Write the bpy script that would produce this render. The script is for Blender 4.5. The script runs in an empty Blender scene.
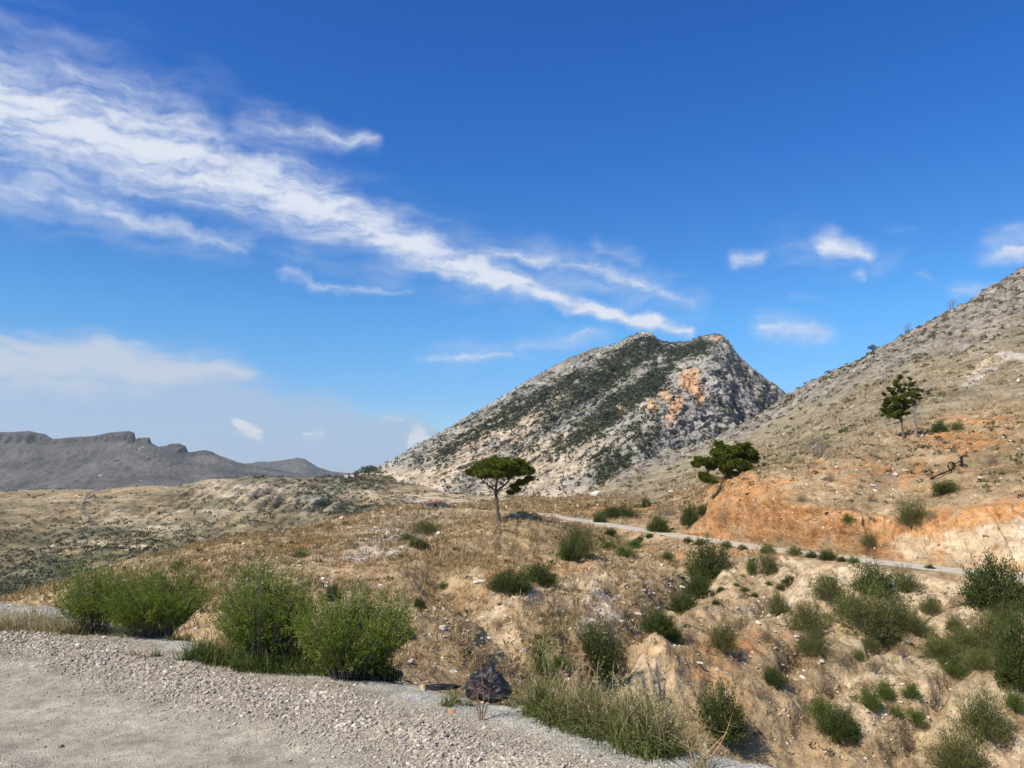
import bpy, math, random
import numpy as np
R = math.radians
rng = np.random.default_rng(7)
random.seed(7)
scene = bpy.context.scene
COL = scene.collection

# ------------------------------------------------------------------ camera
CAMZ = 1.6
F = 773.0
HOR = 468.0
PIT = math.atan((HOR - 384) / F)
cp, sp = math.cos(PIT), math.sin(PIT)

def ray(px, py):
    dx = (np.asarray(px, float) - 512) / F
    dy = (384 - np.asarray(py, float)) / F
    diry = cp - dy * sp
    return dx / diry, (sp + dy * cp) / diry          # x and z per metre of distance

def P(px, py, Y):
    rx, rz = ray(px, py)
    return np.array([rx * Y, Y, CAMZ + rz * Y])

def py_of(z, Y):
    r = (z - CAMZ) / Y
    dy = (r * cp - sp) / (cp + r * sp)
    return 384 - F * dy

def proj(V):
    x, y, z = V[..., 0], V[..., 1], V[..., 2] - CAMZ
    d = y * cp + z * sp
    u = -y * sp + z * cp
    d = np.where(d < .05, .05, d)
    return 512 + F * x / d, 384 - F * u / d

# ------------------------------------------------------------------ noise
_perm = np.random.default_rng(3).permutation(256)
_perm = np.concatenate([_perm, _perm, _perm])
_g = np.random.default_rng(5).normal(size=(256, 3))
_g /= np.linalg.norm(_g, axis=1)[:, None]

def perlin(x, y, z):
    xi, yi, zi = np.floor(x).astype(int), np.floor(y).astype(int), np.floor(z).astype(int)
    xf, yf, zf = x - xi, y - yi, z - zi
    xi &= 255; yi &= 255; zi &= 255
    def fade(t): return t * t * t * (t * (t * 6 - 15) + 10)
    u, v, w = fade(xf), fade(yf), fade(zf)
    def gr(a, b, c):
        h = _perm[_perm[_perm[(xi + a) & 255] + ((yi + b) & 255)] + ((zi + c) & 255)]
        g = _g[h]
        return g[..., 0] * (xf - a) + g[..., 1] * (yf - b) + g[..., 2] * (zf - c)
    def l(a, b, t): return a + (b - a) * t
    x1 = l(gr(0, 0, 0), gr(1, 0, 0), u); x2 = l(gr(0, 1, 0), gr(1, 1, 0), u)
    y1 = l(x1, x2, v)
    x1 = l(gr(0, 0, 1), gr(1, 0, 1), u); x2 = l(gr(0, 1, 1), gr(1, 1, 1), u)
    y2 = l(x1, x2, v)
    return l(y1, y2, w) * 1.6

def fbm(V, scale, octv=4, gain=.5, ridged=False, off=0.0):
    x, y, z = V[..., 0] / scale + off, V[..., 1] / scale + off * 1.7, V[..., 2] / scale
    s = np.zeros(x.shape); a = 1.0; tot = 0
    for o in range(octv):
        n = perlin(x, y, z)
        if ridged: n = 1 - 2 * np.abs(n)
        s += a * n; tot += a; a *= gain
        x, y, z = x * 2.03 + 11.3, y * 2.03 + 5.7, z * 2.03 + 3.1
    return s / tot

def sstep(a, b, x):
    t = np.clip((x - a) / (b - a), 0, 1)
    return t * t * (3 - 2 * t)

def smooth1(a, sig, axis):
    if sig < .3: return a
    r = int(sig * 3) + 1
    k = np.exp(-.5 * (np.arange(-r, r + 1) / sig) ** 2); k /= k.sum()
    pad = [(0, 0)] * a.ndim; pad[axis] = (r, r)
    b = np.pad(a, pad, mode='reflect', reflect_type='odd')
    return np.apply_along_axis(lambda m: np.convolve(m, k, 'valid'), axis, b)

# ------------------------------------------------------------------ meshes
def mk(name, V, Fq, mat=None, parent=None, attrs=None, smooth=False, edges=False):
    """link vertices V and an (n,k) face array as one mesh object"""
    me = bpy.data.meshes.new(name)
    V = np.ascontiguousarray(V, dtype=np.float32)
    Fl = Fq if isinstance(Fq, list) else [Fq]
    Fl = [np.asarray(f, dtype=np.int32) for f in Fl if len(f)]
    me.vertices.add(len(V)); me.vertices.foreach_set('co', V.ravel())
    loops = np.concatenate([f.ravel() for f in Fl])
    sizes = np.concatenate([np.full(len(f), f.shape[1], np.int32) for f in Fl])
    starts = np.concatenate([[0], np.cumsum(sizes)[:-1]]).astype(np.int32)
    me.loops.add(len(loops)); me.loops.foreach_set('vertex_index', loops)
    me.polygons.add(len(sizes)); me.polygons.foreach_set('loop_start', starts)
    me.polygons.foreach_set('loop_total', sizes)
    me.polygons.foreach_set('use_smooth', np.full(len(sizes), smooth))
    for k, a in (attrs or {}).items():
        at = me.attributes.new(k, 'FLOAT', 'POINT')
        at.data.foreach_set('value', np.ascontiguousarray(a, dtype=np.float32).ravel())
    me.update(calc_edges=True); me.validate()
    if mat: me.materials.append(mat)
    o = bpy.data.objects.new(name, me); COL.objects.link(o)
    if parent: o.parent = parent
    return o

def tag(o, label=None, cat=None, group=None, kind=None):
    if label: o['label'] = label
    if cat: o['category'] = cat
    if group: o['group'] = group
    if kind: o['kind'] = kind
    return o

def empty(name, loc=(0, 0, 0)):
    o = bpy.data.objects.new(name, None); o.location = loc; o.empty_display_size = .2
    COL.objects.link(o); return o

def copy_tree(o, parent=None):
    c = o.copy(); COL.objects.link(c)
    if parent: c.parent = parent
    for ch in list(o.children): copy_tree(ch, c)
    return c

def grid_faces(nr, nc):
    i = np.arange(nr * nc).reshape(nr, nc)
    return np.stack([i[:-1, :-1], i[:-1, 1:], i[1:, 1:], i[1:, :-1]], -1).reshape(-1, 4)

def tube(pts, rad, sides=6):
    """V,F for a tapered tube along pts"""
    pts = np.asarray(pts, float); n = len(pts); rad = np.broadcast_to(rad, (n,))
    t = np.gradient(pts, axis=0); t /= np.linalg.norm(t, axis=1)[:, None] + 1e-9
    ref = np.array([.31, .93, .2]); ref /= np.linalg.norm(ref)
    a = np.cross(t, ref); a /= np.linalg.norm(a, axis=1)[:, None] + 1e-9
    b = np.cross(t, a)
    th = np.linspace(0, 2 * np.pi, sides, endpoint=False)
    V = pts[:, None] + rad[:, None, None] * (np.cos(th)[None, :, None] * a[:, None] + np.sin(th)[None, :, None] * b[:, None])
    i = np.arange(n * sides).reshape(n, sides); j = np.roll(i, -1, 1)
    Fq = np.stack([i[:-1], j[:-1], j[1:], i[1:]], -1).reshape(-1, 4)
    return V.reshape(-1, 3), Fq

class Bag:
    def __init__(s): s.V = []; s.F = []; s.A = []; s.n = 0
    def add(s, V, Fq, a=0.0):
        s.V.append(V); s.F.append(np.asarray(Fq) + s.n); s.n += len(V)
        s.A.append(np.broadcast_to(np.asarray(a, float), (len(V),)))
    def build(s, name, mat, parent=None, smooth=False):
        ks = {}
        for f in s.F: ks.setdefault(f.shape[1], []).append(f)
        return mk(name, np.concatenate(s.V), [np.concatenate(v) for v in ks.values()], mat, parent,
                  {'tone': np.concatenate(s.A)}, smooth)

def unit(v): return v / (np.linalg.norm(v, axis=-1, keepdims=True) + 1e-9)

def leaves(C, A, length, width, r=rng, tone=None, tri=False):
    """one diamond leaf per centre C along unit axis A"""
    n = len(C)
    L = np.broadcast_to(length, (n,))[:, None]; W = np.broadcast_to(width, (n,))[:, None]
    s = unit(np.cross(A, unit(r.normal(size=(n, 3)))))
    nn = np.cross(A, s)
    p0 = C; p2 = C + A * L
    m = C + A * L * .45 + nn * L * .06
    p1 = m + s * W * .5; p3 = m - s * W * .5
    V = np.stack([p0, p1, p2, p3], 1).reshape(-1, 3)
    Fq = np.arange(4 * n).reshape(n, 4)
    t = r.random(n) if tone is None else tone
    return V, Fq, np.repeat(t, 4)

# ------------------------------------------------------------------ node helper
class NT:
    def __init__(s, nt): s.nt = nt; s.l = nt.links
    def node(s, typ, **kw):
        n = s.nt.nodes.new(typ)
        for k, v in kw.items(): setattr(n, k, v)
        return n
    def put(s, sock, v):
        if isinstance(v, bpy.types.NodeSocket): s.l.new(v, sock)
        elif v is not None: sock.default_value = v
    def math(s, op, a, b=None, c=None, clamp=False):
        n = s.node('ShaderNodeMath', operation=op, use_clamp=clamp)
        s.put(n.inputs[0], a); s.put(n.inputs[1], b)
        if c is not None: s.put(n.inputs[2], c)
        return n.outputs[0]
    def vmath(s, op, a, b=None, c=None, out=0):
        n = s.node('ShaderNodeVectorMath', operation=op)
        s.put(n.inputs[0], a); s.put(n.inputs[1], b)
        if c is not None: s.put(n.inputs[3 if op == 'SCALE' else 2], c)
        return n.outputs[out]
    def ss(s, v, a, b):
        n = s.node('ShaderNodeMapRange', interpolation_type='SMOOTHSTEP')
        s.put(n.inputs[0], v); n.inputs[1].default_value = a; n.inputs[2].default_value = b
        return n.outputs[0]
    def mix(s, f, a, b, mode='MIX'):
        n = s.node('ShaderNodeMix', data_type='RGBA', blend_type=mode)
        s.put(n.inputs[0], f)
        s.put(n.inputs[6], (*a, 1) if isinstance(a, tuple) else a)
        s.put(n.inputs[7], (*b, 1) if isinstance(b, tuple) else b)
        return n.outputs[2]
    def ramp(s, f, stops):
        n = s.node('ShaderNodeValToRGB'); e = n.color_ramp.elements
        while len(e) < len(stops): e.new(.5)
        for k, (p, c) in enumerate(stops):
            e[k].position = p; e[k].color = (*c, 1) if len(c) == 3 else c
        s.put(n.inputs[0], f); return n.outputs[0]
    def noise(s, vec, scale, detail=4, rough=.6, lac=2.0):
        n = s.node('ShaderNodeTexNoise'); s.put(n.inputs['Vector'], vec)
        n.inputs['Scale'].default_value = scale; n.inputs['Detail'].default_value = detail
        n.inputs['Roughness'].default_value = rough; n.inputs['Lacunarity'].default_value = lac
        return n.outputs['Fac']
    def attr(s, name):
        n = s.node('ShaderNodeAttribute', attribute_name=name); return n.outputs['Fac']
    def voro(s, vec, scale, feature='F1', rand=1.0):
        n = s.node('ShaderNodeTexVoronoi', feature=feature); s.put(n.inputs['Vector'], vec)
        n.inputs['Scale'].default_value = scale; n.inputs['Randomness'].default_value = rand
        return n
    def mapping(s, vec, rot=(0, 0, 0), scale=(1, 1, 1), loc=(0, 0, 0)):
        n = s.node('ShaderNodeMapping'); s.put(n.inputs[0], vec)
        n.inputs['Location'].default_value = loc
        n.inputs['Rotation'].default_value = rot; n.inputs['Scale'].default_value = scale
        return n.outputs[0]

def material(name, rough=.95, spec=.1):
    m = bpy.data.materials.new(name); m.use_nodes = True
    nt = m.node_tree; b = nt.nodes['Principled BSDF']
    b.inputs['Roughness'].default_value = rough
    b.inputs['Specular IOR Level'].default_value = spec
    T = NT(nt); T.b = b
    T.pos = T.node('ShaderNodeNewGeometry').outputs['Position']
    T.obj = T.node('ShaderNodeTexCoord').outputs['Object']
    return m, T

def finish(T, color, height=None, dist=.1, strength=1.0):
    T.l.new(color, T.b.inputs['Base Color'])
    if height is not None:
        n = T.node('ShaderNodeBump'); n.inputs['Strength'].default_value = strength
        n.inputs['Distance'].default_value = dist
        T.l.new(height, n.inputs['Height']); T.l.new(n.outputs[0], T.b.inputs['Normal'])

def leaf_mat(name, stops, transl=.35):
    m, T = material(name, .75, .15)
    c = T.ramp(T.attr('tone'), stops)
    T.l.new(c, T.b.inputs['Base Color'])
    tr = T.node('ShaderNodeBsdfTranslucent'); T.l.new(T.mix(1.0, c, (1.0, 1.1, .5), 'MULTIPLY'), tr.inputs[0])
    mx = T.node('ShaderNodeMixShader'); mx.inputs[0].default_value = transl
    T.l.new(T.b.outputs[0], mx.inputs[1]); T.l.new(tr.outputs[0], mx.inputs[2])
    T.l.new(mx.outputs[0], m.node_tree.nodes['Material Output'].inputs[0])
    return m

def tone_mat(name, stops, rough=.9, scale=None, dist=.01, spec=.15):
    m, T = material(name, rough, spec)
    c = T.ramp(T.attr('tone'), stops)
    if scale:
        nz = T.noise(T.pos, scale, 5)
        c = T.mix(1.0, c, T.ramp(nz, [(.3, (.62,) * 3), (.7, (1.15,) * 3)]), 'MULTIPLY')
        finish(T, c, nz, dist)
    else: finish(T, c)
    return m
# ================================================================== terrain
def loft(cols, rows, counts, pxs, sig_px=4, sig_v=None):
    """rows: list of lists of (Y, py) per col.  returns grid V, row parameter, column px"""
    cols = np.array(cols, float); py = []; lY = []
    for r in rows:
        y = np.array([q[0] for q in r], float); p = np.array([q[1] for q in r], float)
        py.append(np.interp(pxs, cols, p)); lY.append(np.interp(pxs, cols, np.log(y)))
    py = smooth1(np.array(py), sig_px, 1); lY = smooth1(np.array(lY), sig_px * 1.5, 1)
    t = np.concatenate([np.linspace(k, k + 1, c, endpoint=False) for k, c in enumerate(counts)] + [[len(rows) - 1.0]])
    Y = np.exp(lY)
    rx, rz = ray(pxs[None, :], py)
    X3 = rx * Y; Z3 = CAMZ + rz * Y
    k = np.minimum(t.astype(int), len(rows) - 2); f = (t - k)[:, None]
    out = []
    for A in (X3, Y, Z3):
        out.append(A[k] * (1 - f) + A[k + 1] * f)
    V = np.stack(out, -1)
    if sig_v: 
        V = smooth1(V, sig_v, 0)
    return V, t

def Z(z, Y): return (Y, float(py_of(z, Y)))

# ---------------- near hillside and the big right-hand hill: one sheet
c = [-300, 0, 60, 130, 200, 270, 340, 400, 470, 500, 530, 600, 650, 690, 715, 730, 760, 800, 850, 900, 960, 1024, 1300]
def row(d):
    """d: {px: (Y, py)} -> values at every column in c (Y in log, py linear)"""
    ks = sorted(d); y = np.interp(c, ks, [math.log(d[k][0]) for k in ks]); p = np.interp(c, ks, [d[k][1] for k in ks])
    return list(zip(np.exp(y), p))
def road_d(px):
    py = np.interp(px, [530, 600, 650, 700, 760, 820, 900, 970, 1024, 1300], [514.5, 525, 533, 541, 550, 558, 567, 575, 581, 604])
    return 6.6 * F / (py - HOR), py
R0 = row({-300: Z(-.9, 15), 0: Z(-.7, 10), 200: Z(-.7, 8.3), 400: Z(-.7, 6.9), 520: Z(-.7, 6.1), 600: Z(-.7, 5.6), 700: Z(-.7, 5.2), 800: Z(-.7, 4.8), 1024: Z(-1, 4.3), 1300: Z(-1.4, 3.8)})
R1 = row({-300: Z(-5, 22), 0: Z(-5, 17), 100: Z(-4.6, 15), 200: Z(-4, 14), 300: Z(-3.4, 13), 400: Z(-3.8, 13), 470: Z(-4.8, 15), 530: Z(-6, 17), 600: Z(-7.5, 19), 700: Z(-9.2, 22), 800: Z(-10, 24), 900: Z(-10.5, 25), 1024: Z(-11, 25), 1300: Z(-12, 25)})
R2 = row({-300: Z(-7, 28), 0: (28, 650), 100: (28, 635), 200: (26, 625), 300: (24, 625), 400: (24, 630), 470: (25, 650), 530: (27, 655), 600: (30, 655), 650: (32, 660), 700: (33, 665), 800: (34, 690), 850: (33, 700), 960: (33, 710), 1024: (32, 715), 1300: (32, 730)})
R3 = row({-300: Z(-8, 34), 0: (38, 616), 100: (40, 597), 200: (40, 588), 300: (42, 576), 400: (45, 570), 470: (50, 568), 530: (55, 570), 600: (52, 580), 650: (50, 590), 700: (48, 600), 730: (46, 610), 800: (44, 615), 850: (43, 625), 900: (42, 630), 960: (40, 637), 1024: (39, 645), 1300: (36, 660)})
d = {-300: Z(-8.5, 42), 0: (44, 609), 60: (48, 592), 130: (55, 575), 200: (60, 560), 270: (66, 548), 340: (72, 540), 400: (78, 530), 470: (84, 526), 500: (88, 524), 530: (95, 521)}
for q in (600, 650, 690, 730, 760, 800, 850, 900, 960, 1024, 1300):
    y, p = road_d(q); d[q] = Z(-6.1, y - 4.2)
R4 = row(d)
d = {-300: Z(-8.8, 45), 0: (47, 605), 60: (53, 588), 130: (62, 566), 200: (70, 550), 270: (78, 538), 340: (86, 527), 400: (95, 516), 470: (98, 514), 500: (101, 515), 520: (106, 515)}
for q in (530, 600, 650, 690, 730, 760, 800, 850, 900, 960, 1024, 1300): d[q] = road_d(q)
R5 = row(d)
d = {-300: Z(-9, 48), 0: (49, 603), 60: (56, 586), 130: (65, 562), 200: (74, 547), 270: (84, 536), 340: (93, 522), 400: (101, 512), 470: (101, 512.5), 500: (105, 513.5), 520: (112, 513)}
for q, w in ((530, 9), (600, 7.5), (650, 6.5), (690, 6), (730, 5.2), (760, 5), (800, 4.6), (850, 4.3), (900, 4), (960, 3.7), (1024, 3.4), (1300, 3)):
    y, p = road_d(q); d[q] = Z(-5.0, y + w)
R6 = row(d)
R7 = row({-300: Z(-9.2, 50), 0: (51, 602), 60: (58, 585), 130: (68, 560), 200: (78, 545), 270: (90, 534), 340: (100, 519), 400: (112, 508), 430: (118, 505.5), 470: (112, 508), 500: (110, 512), 530: (128, 511), 600: (105, 517), 650: (92, 522), 690: (78, 528), 700: (76, 520), 730: (70.5, 500), 760: (66.5, 500), 800: (62, 507), 850: (58.5, 515), 900: (57, 522), 960: (54, 509), 1024: (52, 504), 1300: (48, 495)})
R8 = row({-300: Z(-13, 60), 0: Z(-9, 62), 60: Z(-9, 70), 130: Z(-9.5, 85), 200: Z(-9, 98), 270: Z(-8.5, 110), 340: Z(-7, 120), 400: (128, 507.5), 430: (132, 504.5), 470: (130, 507), 500: (135, 509), 530: (150, 507), 600: (130, 508), 650: (112, 512), 680: (98, 520), 690: (86, 518), 700: (82, 503), 715: (79, 488), 730: (74.5, 479.5), 760: (72, 472), 800: (71, 468), 850: (75, 458), 900: (80, 440), 960: (80, 432), 1024: (78, 425), 1300: (70, 405)})
R9 = row({-300: Z(-25, 110), 0: Z(-20, 110), 130: Z(-20, 120), 270: Z(-20, 150), 340: Z(-15, 160), 400: Z(-9, 160), 470: Z(-7, 165), 530: (185, 500), 600: (170, 497), 650: (150, 497), 700: (130, 492), 730: Z(-.5, 120), 760: Z(1, 115), 800: Z(2, 110), 850: (105, 448), 900: (100, 427), 960: (100, 414), 1024: (98, 403), 1300: (90, 380)})
R10 = row({-300: Z(-45, 200), 0: Z(-42, 200), 270: Z(-38, 220), 400: Z(-20, 240), 470: Z(-15, 250), 530: Z(-10, 260), 600: (240, 490), 650: (225, 480), 700: (210, 468), 730: (200, 457), 760: (190, 449), 800: (180, 433), 850: (170, 405), 900: (160, 385), 960: (155, 362), 1024: (150, 345), 1300: (135, 290)})
R11 = row({-300: Z(-60, 260), 0: Z(-60, 260), 270: Z(-55, 280), 470: Z(-30, 330), 530: Z(-18, 330), 600: (305, 488.5), 650: (300, 474), 700: (295, 457), 760: (285, 436), 800: (280, 410), 850: (275, 383), 900: (270, 362), 960: (262, 335), 1024: (255, 308), 1300: (240, 210)})
SIL = {600: 488, 611: 487, 650: 468, 700: 450, 745: 434, 788: 399, 820: 386, 870: 361, 900: 345, 935: 321, 960: 312, 985: 299, 1000: 286, 1024: 270, 1300: 90}
R12 = row({-300: Z(-68, 330), 0: Z(-68, 330), 270: Z(-64, 360), 470: Z(-45, 400), 530: Z(-25, 400), **{k: (float(np.interp(k, [600, 650, 745, 1024, 1300], [340, 400, 420, 360, 330])), v) for k, v in SIL.items()}})
R13 = row({-300: Z(-69, 400), 0: Z(-69, 400), 530: Z(-60, 480), 700: Z(-20, 520), 1024: Z(20, 520), 1300: Z(40, 500)})
pxsB = np.arange(-300, 1300, 1.5)
rowsB = [R0, R1, R2, R3, R4, R5, R6, R7, R8, R9, R10, R11, R12, R13]
cntB = [26, 34, 60, 52, 26, 10, 36, 46, 44, 44, 40, 36, 14]
VB, tB = loft(c, rowsB, cntB, pxsB, 3.5)
# soften creases except across the road
iroad0 = sum(cntB[:5]); iroad1 = sum(cntB[:6])
VBs = smooth1(VB, 2.2, 0)
wroad = np.zeros(len(tB)); wroad[iroad0 - 3:iroad1 + 4] = 1
onroad_px = sstep(508, 524, pxsB)[None, :]
roadm = (smooth1(wroad, 1.0, 0)[:, None]) * onroad_px
VB = VBs * (1 - roadm[..., None]) + VB * roadm[..., None]
baseB = VB.copy()
PXB, PYB = proj(baseB)
def blob(x, y, rx, ry, ang=0, PX=None, PY=None):
    PX = PXB if PX is None else PX; PY = PYB if PY is None else PY
    a = R(ang); u = (PX - x) * math.cos(a) + (PY - y) * math.sin(a); v = -(PX - x) * math.sin(a) + (PY - y) * math.cos(a)
    return np.exp(-((u / rx) ** 2 + (v / ry) ** 2) * .9)
def blobs(L, **k):
    m = np.zeros(PXB.shape if 'PX' not in k else k['PX'].shape)
    for b in L:
        w = b[5] if len(b) > 5 else 1
        m = np.maximum(m, w * blob(*b[:4], b[4] if len(b) > 4 else 0, **k))
    return m
tBm = np.broadcast_to(tB[:, None], PXB.shape)
bank = sstep(6.0, 6.15, tBm) * (1 - sstep(6.95, 7.15, tBm)) * sstep(688, 700, PXB)
orange = blobs([(735, 503, 40, 26), (800, 530, 100, 16), (720, 522, 40, 22), (870, 535, 50, 14), (970, 520, 70, 9), (880, 475, 140, 28, 0, .5), (740, 492, 50, 20, 0, 1), (960, 448, 60, 14, 0, .9),
                (985, 425, 50, 10, 0, .7), (535, 597, 62, 10, -12, .9), (500, 600, 20, 12), (308, 548, 26, 6), (286, 556, 10, 5), (345, 573, 12, 6), (620, 509, 60, 6, 0, .8), (760, 560, 60, 12, 5, .8),
                (650, 560, 60, 12, 10, .6), (740, 670, 70, 18, 0, .75), (720, 700, 60, 40, 0, .45), (570, 512, 30, 5, 0, .6), (700, 560, 40, 10, 0, .7), (620, 560, 40, 14, 0, .5), (430, 600, 30, 14, 0, .4), (660, 690, 60, 30, 0, .4)])
orange = np.maximum(orange, bank * .85)
cream = blobs([(975, 548, 85, 17), (1010, 535, 40, 14), (850, 592, 70, 22, 5), (905, 600, 90, 30, 0, .8), (940, 630, 90, 55, 0, .6), (1000, 745, 70, 40, 0, .9), (640, 690, 42, 34, 20, .9), (525, 620, 50, 14, -8, .95), (575, 610, 40, 24, -20, .8),
               (600, 590, 80, 10, 0, .3), (800, 600, 60, 30, 30, .75), (890, 690, 80, 60, 0, .6), (500, 650, 30, 20, 0, .6), (860, 735, 60, 30, 0, .6), (720, 590, 40, 18, -30, .6), (790, 572, 60, 12, 10, .8),
               (520, 514, 40, 4, 0, .6), (590, 650, 20, 30, 0, .5), (470, 640, 30, 20, 0, .4), (1000, 357, 34, 3), (975, 372, 22, 4, -33, .9), (700, 455, 60, 3, -18, .3)])
grey = blobs([(385, 545, 44, 20, -15), (420, 520, 40, 12, 0, .6), (250, 590, 40, 30, 0, .5), (340, 560, 60, 16, 0, .3), (640, 600, 40, 20, 0, .4), (600, 635, 26, 30, 0, .7), (900, 450, 60, 14, 0, .35), (780, 630, 60, 16, 10, .4),
              (978, 378, 20, 4, -33, 1.6), (1005, 357, 24, 2.5, 3, 1.6), (430, 510, 26, 5, 0, .8), (260, 620, 60, 30, 0, .4)])
# rocky upper band of the right hill
sil_py = np.interp(PXB, list(SIL), list(SIL.values()))
rockw = np.interp(PXB, [600, 745, 860, 940, 1024, 1300], [8, 12, 30, 55, 90, 120])
rock = sstep(rockw * 1.15, rockw * .35, PYB - sil_py) * sstep(9.0, 10.0, tBm) * sstep(590, 640, PXB)
green = blobs([(600, 545, 60, 10, 8, .8), (610, 552, 40, 12), (560, 512, 40, 5, 0, .4), (560, 650, 30, 22, 0, .8), (540, 665, 24, 12, 0, .9), (780, 590, 40, 8, 0, .2), (930, 400, 60, 6, -15, .5), (800, 455, 80, 8, -25, .7), (650, 508, 80, 8, 0, .5),
               (1000, 470, 50, 25, -20, .45), (905, 500, 40, 14, 0, .4), (290, 552, 30, 5, 15, .7), (860, 650, 80, 50, 0, .25)])
Yb = baseB[..., 1]
dull = np.maximum(.55 * blobs([(870, 470, 130, 30), (985, 455, 60, 30)]), sstep(8.6, 9.4, tBm) * .95, blobs([(800, 490, 70, 16, 0, .7), (900, 495, 90, 16, 0, .7), (990, 475, 60, 26, -20, .85), (560, 508, 80, 8, 0, .8), (690, 640, 40, 24, 0, .7), (440, 520, 80, 10, 0, .5), (780, 700, 80, 40, 0, .35), (60, 590, 60, 14, 0, .4)]))
# relief
n1 = fbm(baseB, 9, 5, .55); n2 = fbm(baseB, 2.2, 4, .55, off=9); n3 = fbm(baseB, 45, 4, .5, off=3)
rill = fbm(baseB * np.array([1, .25, .25]), 1.3, 4, .55, ridged=True, off=21)
crag = fbm(baseB, 14, 5, .6, ridged=True, off=31)
far = sstep(95, 150, Yb); far0 = sstep(80, 90, Yb)
still = 1 - roadm
edge0 = sstep(0, .5, tBm)
nearroad = 1 - .75 * np.exp(-((tBm - 5.5) / .55) ** 2) * onroad_px
gul2 = fbm(baseB * np.array([1, .6, 1]), 13, 5, .58, ridged=True, off=61)
def poly(L, w, PX=PXB, PY=PYB):
    m = np.zeros(PX.shape)
    for (x0, y0), (x1, y1) in zip(L[:-1], L[1:]):
        tt = np.clip(((PX - x0) * (x1 - x0) + (PY - y0) * (y1 - y0)) / ((x1 - x0) ** 2 + (y1 - y0) ** 2), 0, 1)
        m = np.maximum(m, np.exp(-((PX - x0 - tt * (x1 - x0)) ** 2 + (PY - y0 - tt * (y1 - y0)) ** 2) / w ** 2))
    return m
wobx = 8 * fbm(baseB, 6, 3, off=90)
chan = np.maximum(poly([(705, 592), (665, 622), (630, 650), (602, 690), (590, 730)], 15, PXB + wobx), poly([(440, 592), (478, 622), (515, 660), (560, 690)], 15, PXB + wobx))
chan2 = np.maximum(poly([(960, 600), (900, 650), (850, 690), (800, 740)], 9, PXB + wobx), poly([(1010, 640), (950, 700), (900, 768)], 9, PXB + wobx))
chan2 = np.maximum(chan2, poly([(800, 585), (770, 620), (735, 650)], 8, PXB + wobx))
chan2 = np.maximum(chan2, poly([(850, 600), (830, 640), (790, 690)], 7, PXB + wobx))
mound = blobs([(670, 650, 42, 36), (545, 588, 60, 12, -10, .5), (745, 600, 30, 20, 0, .4), (860, 585, 50, 14, 0, .4)])
VB[..., 2] += (tBm > 1) * (1 - far0) * (-.95 * chan - .6 * chan2 + .2 * mound)
rug = blobs([(880, 462, 150, 34), (740, 490, 45, 22, 0, .8), (1000, 440, 80, 40)]) * sstep(6.9, 7.2, tBm) * (1 - sstep(8.1, 8.5, tBm))
low = sstep(1.2, 2.2, tBm) * (1 - sstep(3.9, 4.7, tBm)) * sstep(380, 520, PXB)
dz = still * nearroad * edge0 * ((1 - far) * (.60 * n1 + .20 * n2 + 1.4 * low * (gul2 - .2) + .15 * rill + .22 * low * fbm(baseB, 1.6, 4, .6, ridged=True, off=44) + 1.0 * rug * fbm(baseB, 4.5, 5, .6, ridged=True, off=15)) + far * (1.1 * n1 + .4 * n2 + 2.0 * n3))
VB[..., 2] += dz
VB[..., 2] += rock * (crag * 5.0 + fbm(baseB, 4, 4, .6, ridged=True, off=5) * 1.1)
bk = np.maximum(bank, .8 * cream * (1 - far) * (tBm > 1)) * still * nearroad
VB[..., 1] -= bk * (rill * .8)
VB[..., 2] += bk * rill * .32
VB[..., 0] += still * (1 - far) * .25 * fbm(baseB, 3, 3, .5, off=77)
# gully walls in the hollow below (left of the shrub) and eroded lip
VB[..., 2] += still * edge0 * (1 - sstep(3.4, 4.2, tBm)) * .55 * fbm(baseB, 6, 4, .6, ridged=True, off=55)

def node_terrain(name, base, layers, stones=(), bump=((3, 4, .25),), bands=None, rough=.95):
    m, T = material(name, rough, .08)
    col = T.ramp(T.noise(T.pos, base[0], 6, .65), base[1])
    col2 = T.ramp(T.noise(T.pos, base[0] * 7.3, 5, .7), [(.3, (.62,) * 3), (.5, (1,) * 3), (.72, (1.25,) * 3)])
    for (att, stops, ns, k) in layers:
        c2 = T.ramp(T.noise(T.pos, ns, 6, .65), stops)
        f = T.math('MULTIPLY', T.attr(att), T.math('MULTIPLY_ADD', T.math('SUBTRACT', T.noise(T.pos, ns * .6, 6, .68), .5), 7 * k, .95))
        col = T.mix(T.math('MULTIPLY', T.ss(f, .22, .80), .92), col, c2)
    col = T.mix(1.0, col, col2, 'MULTIPLY')
    if bands:
        for (sx_, sz_, lo_, hi_) in bands:
            col = T.mix(1.0, col, T.ramp(T.noise(T.mapping(T.pos, scale=(sx_, sx_, sz_)), 1.0, 6, .7), [(.36, lo_), (.5, (1,) * 3), (.64, hi_)]), 'MULTIPLY')
    h = None
    for (sc, oc, am) in bump:
        n = T.math('MULTIPLY', T.noise(T.pos, sc, oc, .65), am)
        h = n if h is None else T.math('ADD', h, n)
    for (sc, size, dens, stops, hh) in stones:
        v = T.voro(T.pos, sc)
        sepn = T.node('ShaderNodeSeparateColor'); T.l.new(v.outputs['Color'], sepn.inputs[0])
        pick = T.ss(sepn.outputs[0], 1 - dens - .02, 1 - dens + .02)
        size_v = T.math('MULTIPLY', sepn.outputs[2], size)
        mask = T.math('MULTIPLY', pick, T.math('SUBTRACT', 1.0, T.ss(T.math('SUBTRACT', v.outputs['Distance'], size_v), -.06, .06)))
        col = T.mix(mask, col, T.ramp(sepn.outputs[1], stops))
        h = T.math('ADD', h, T.math('MULTIPLY', mask, hh))
    finish(T, col, h, 1.0, 1.0)
    return m

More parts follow.
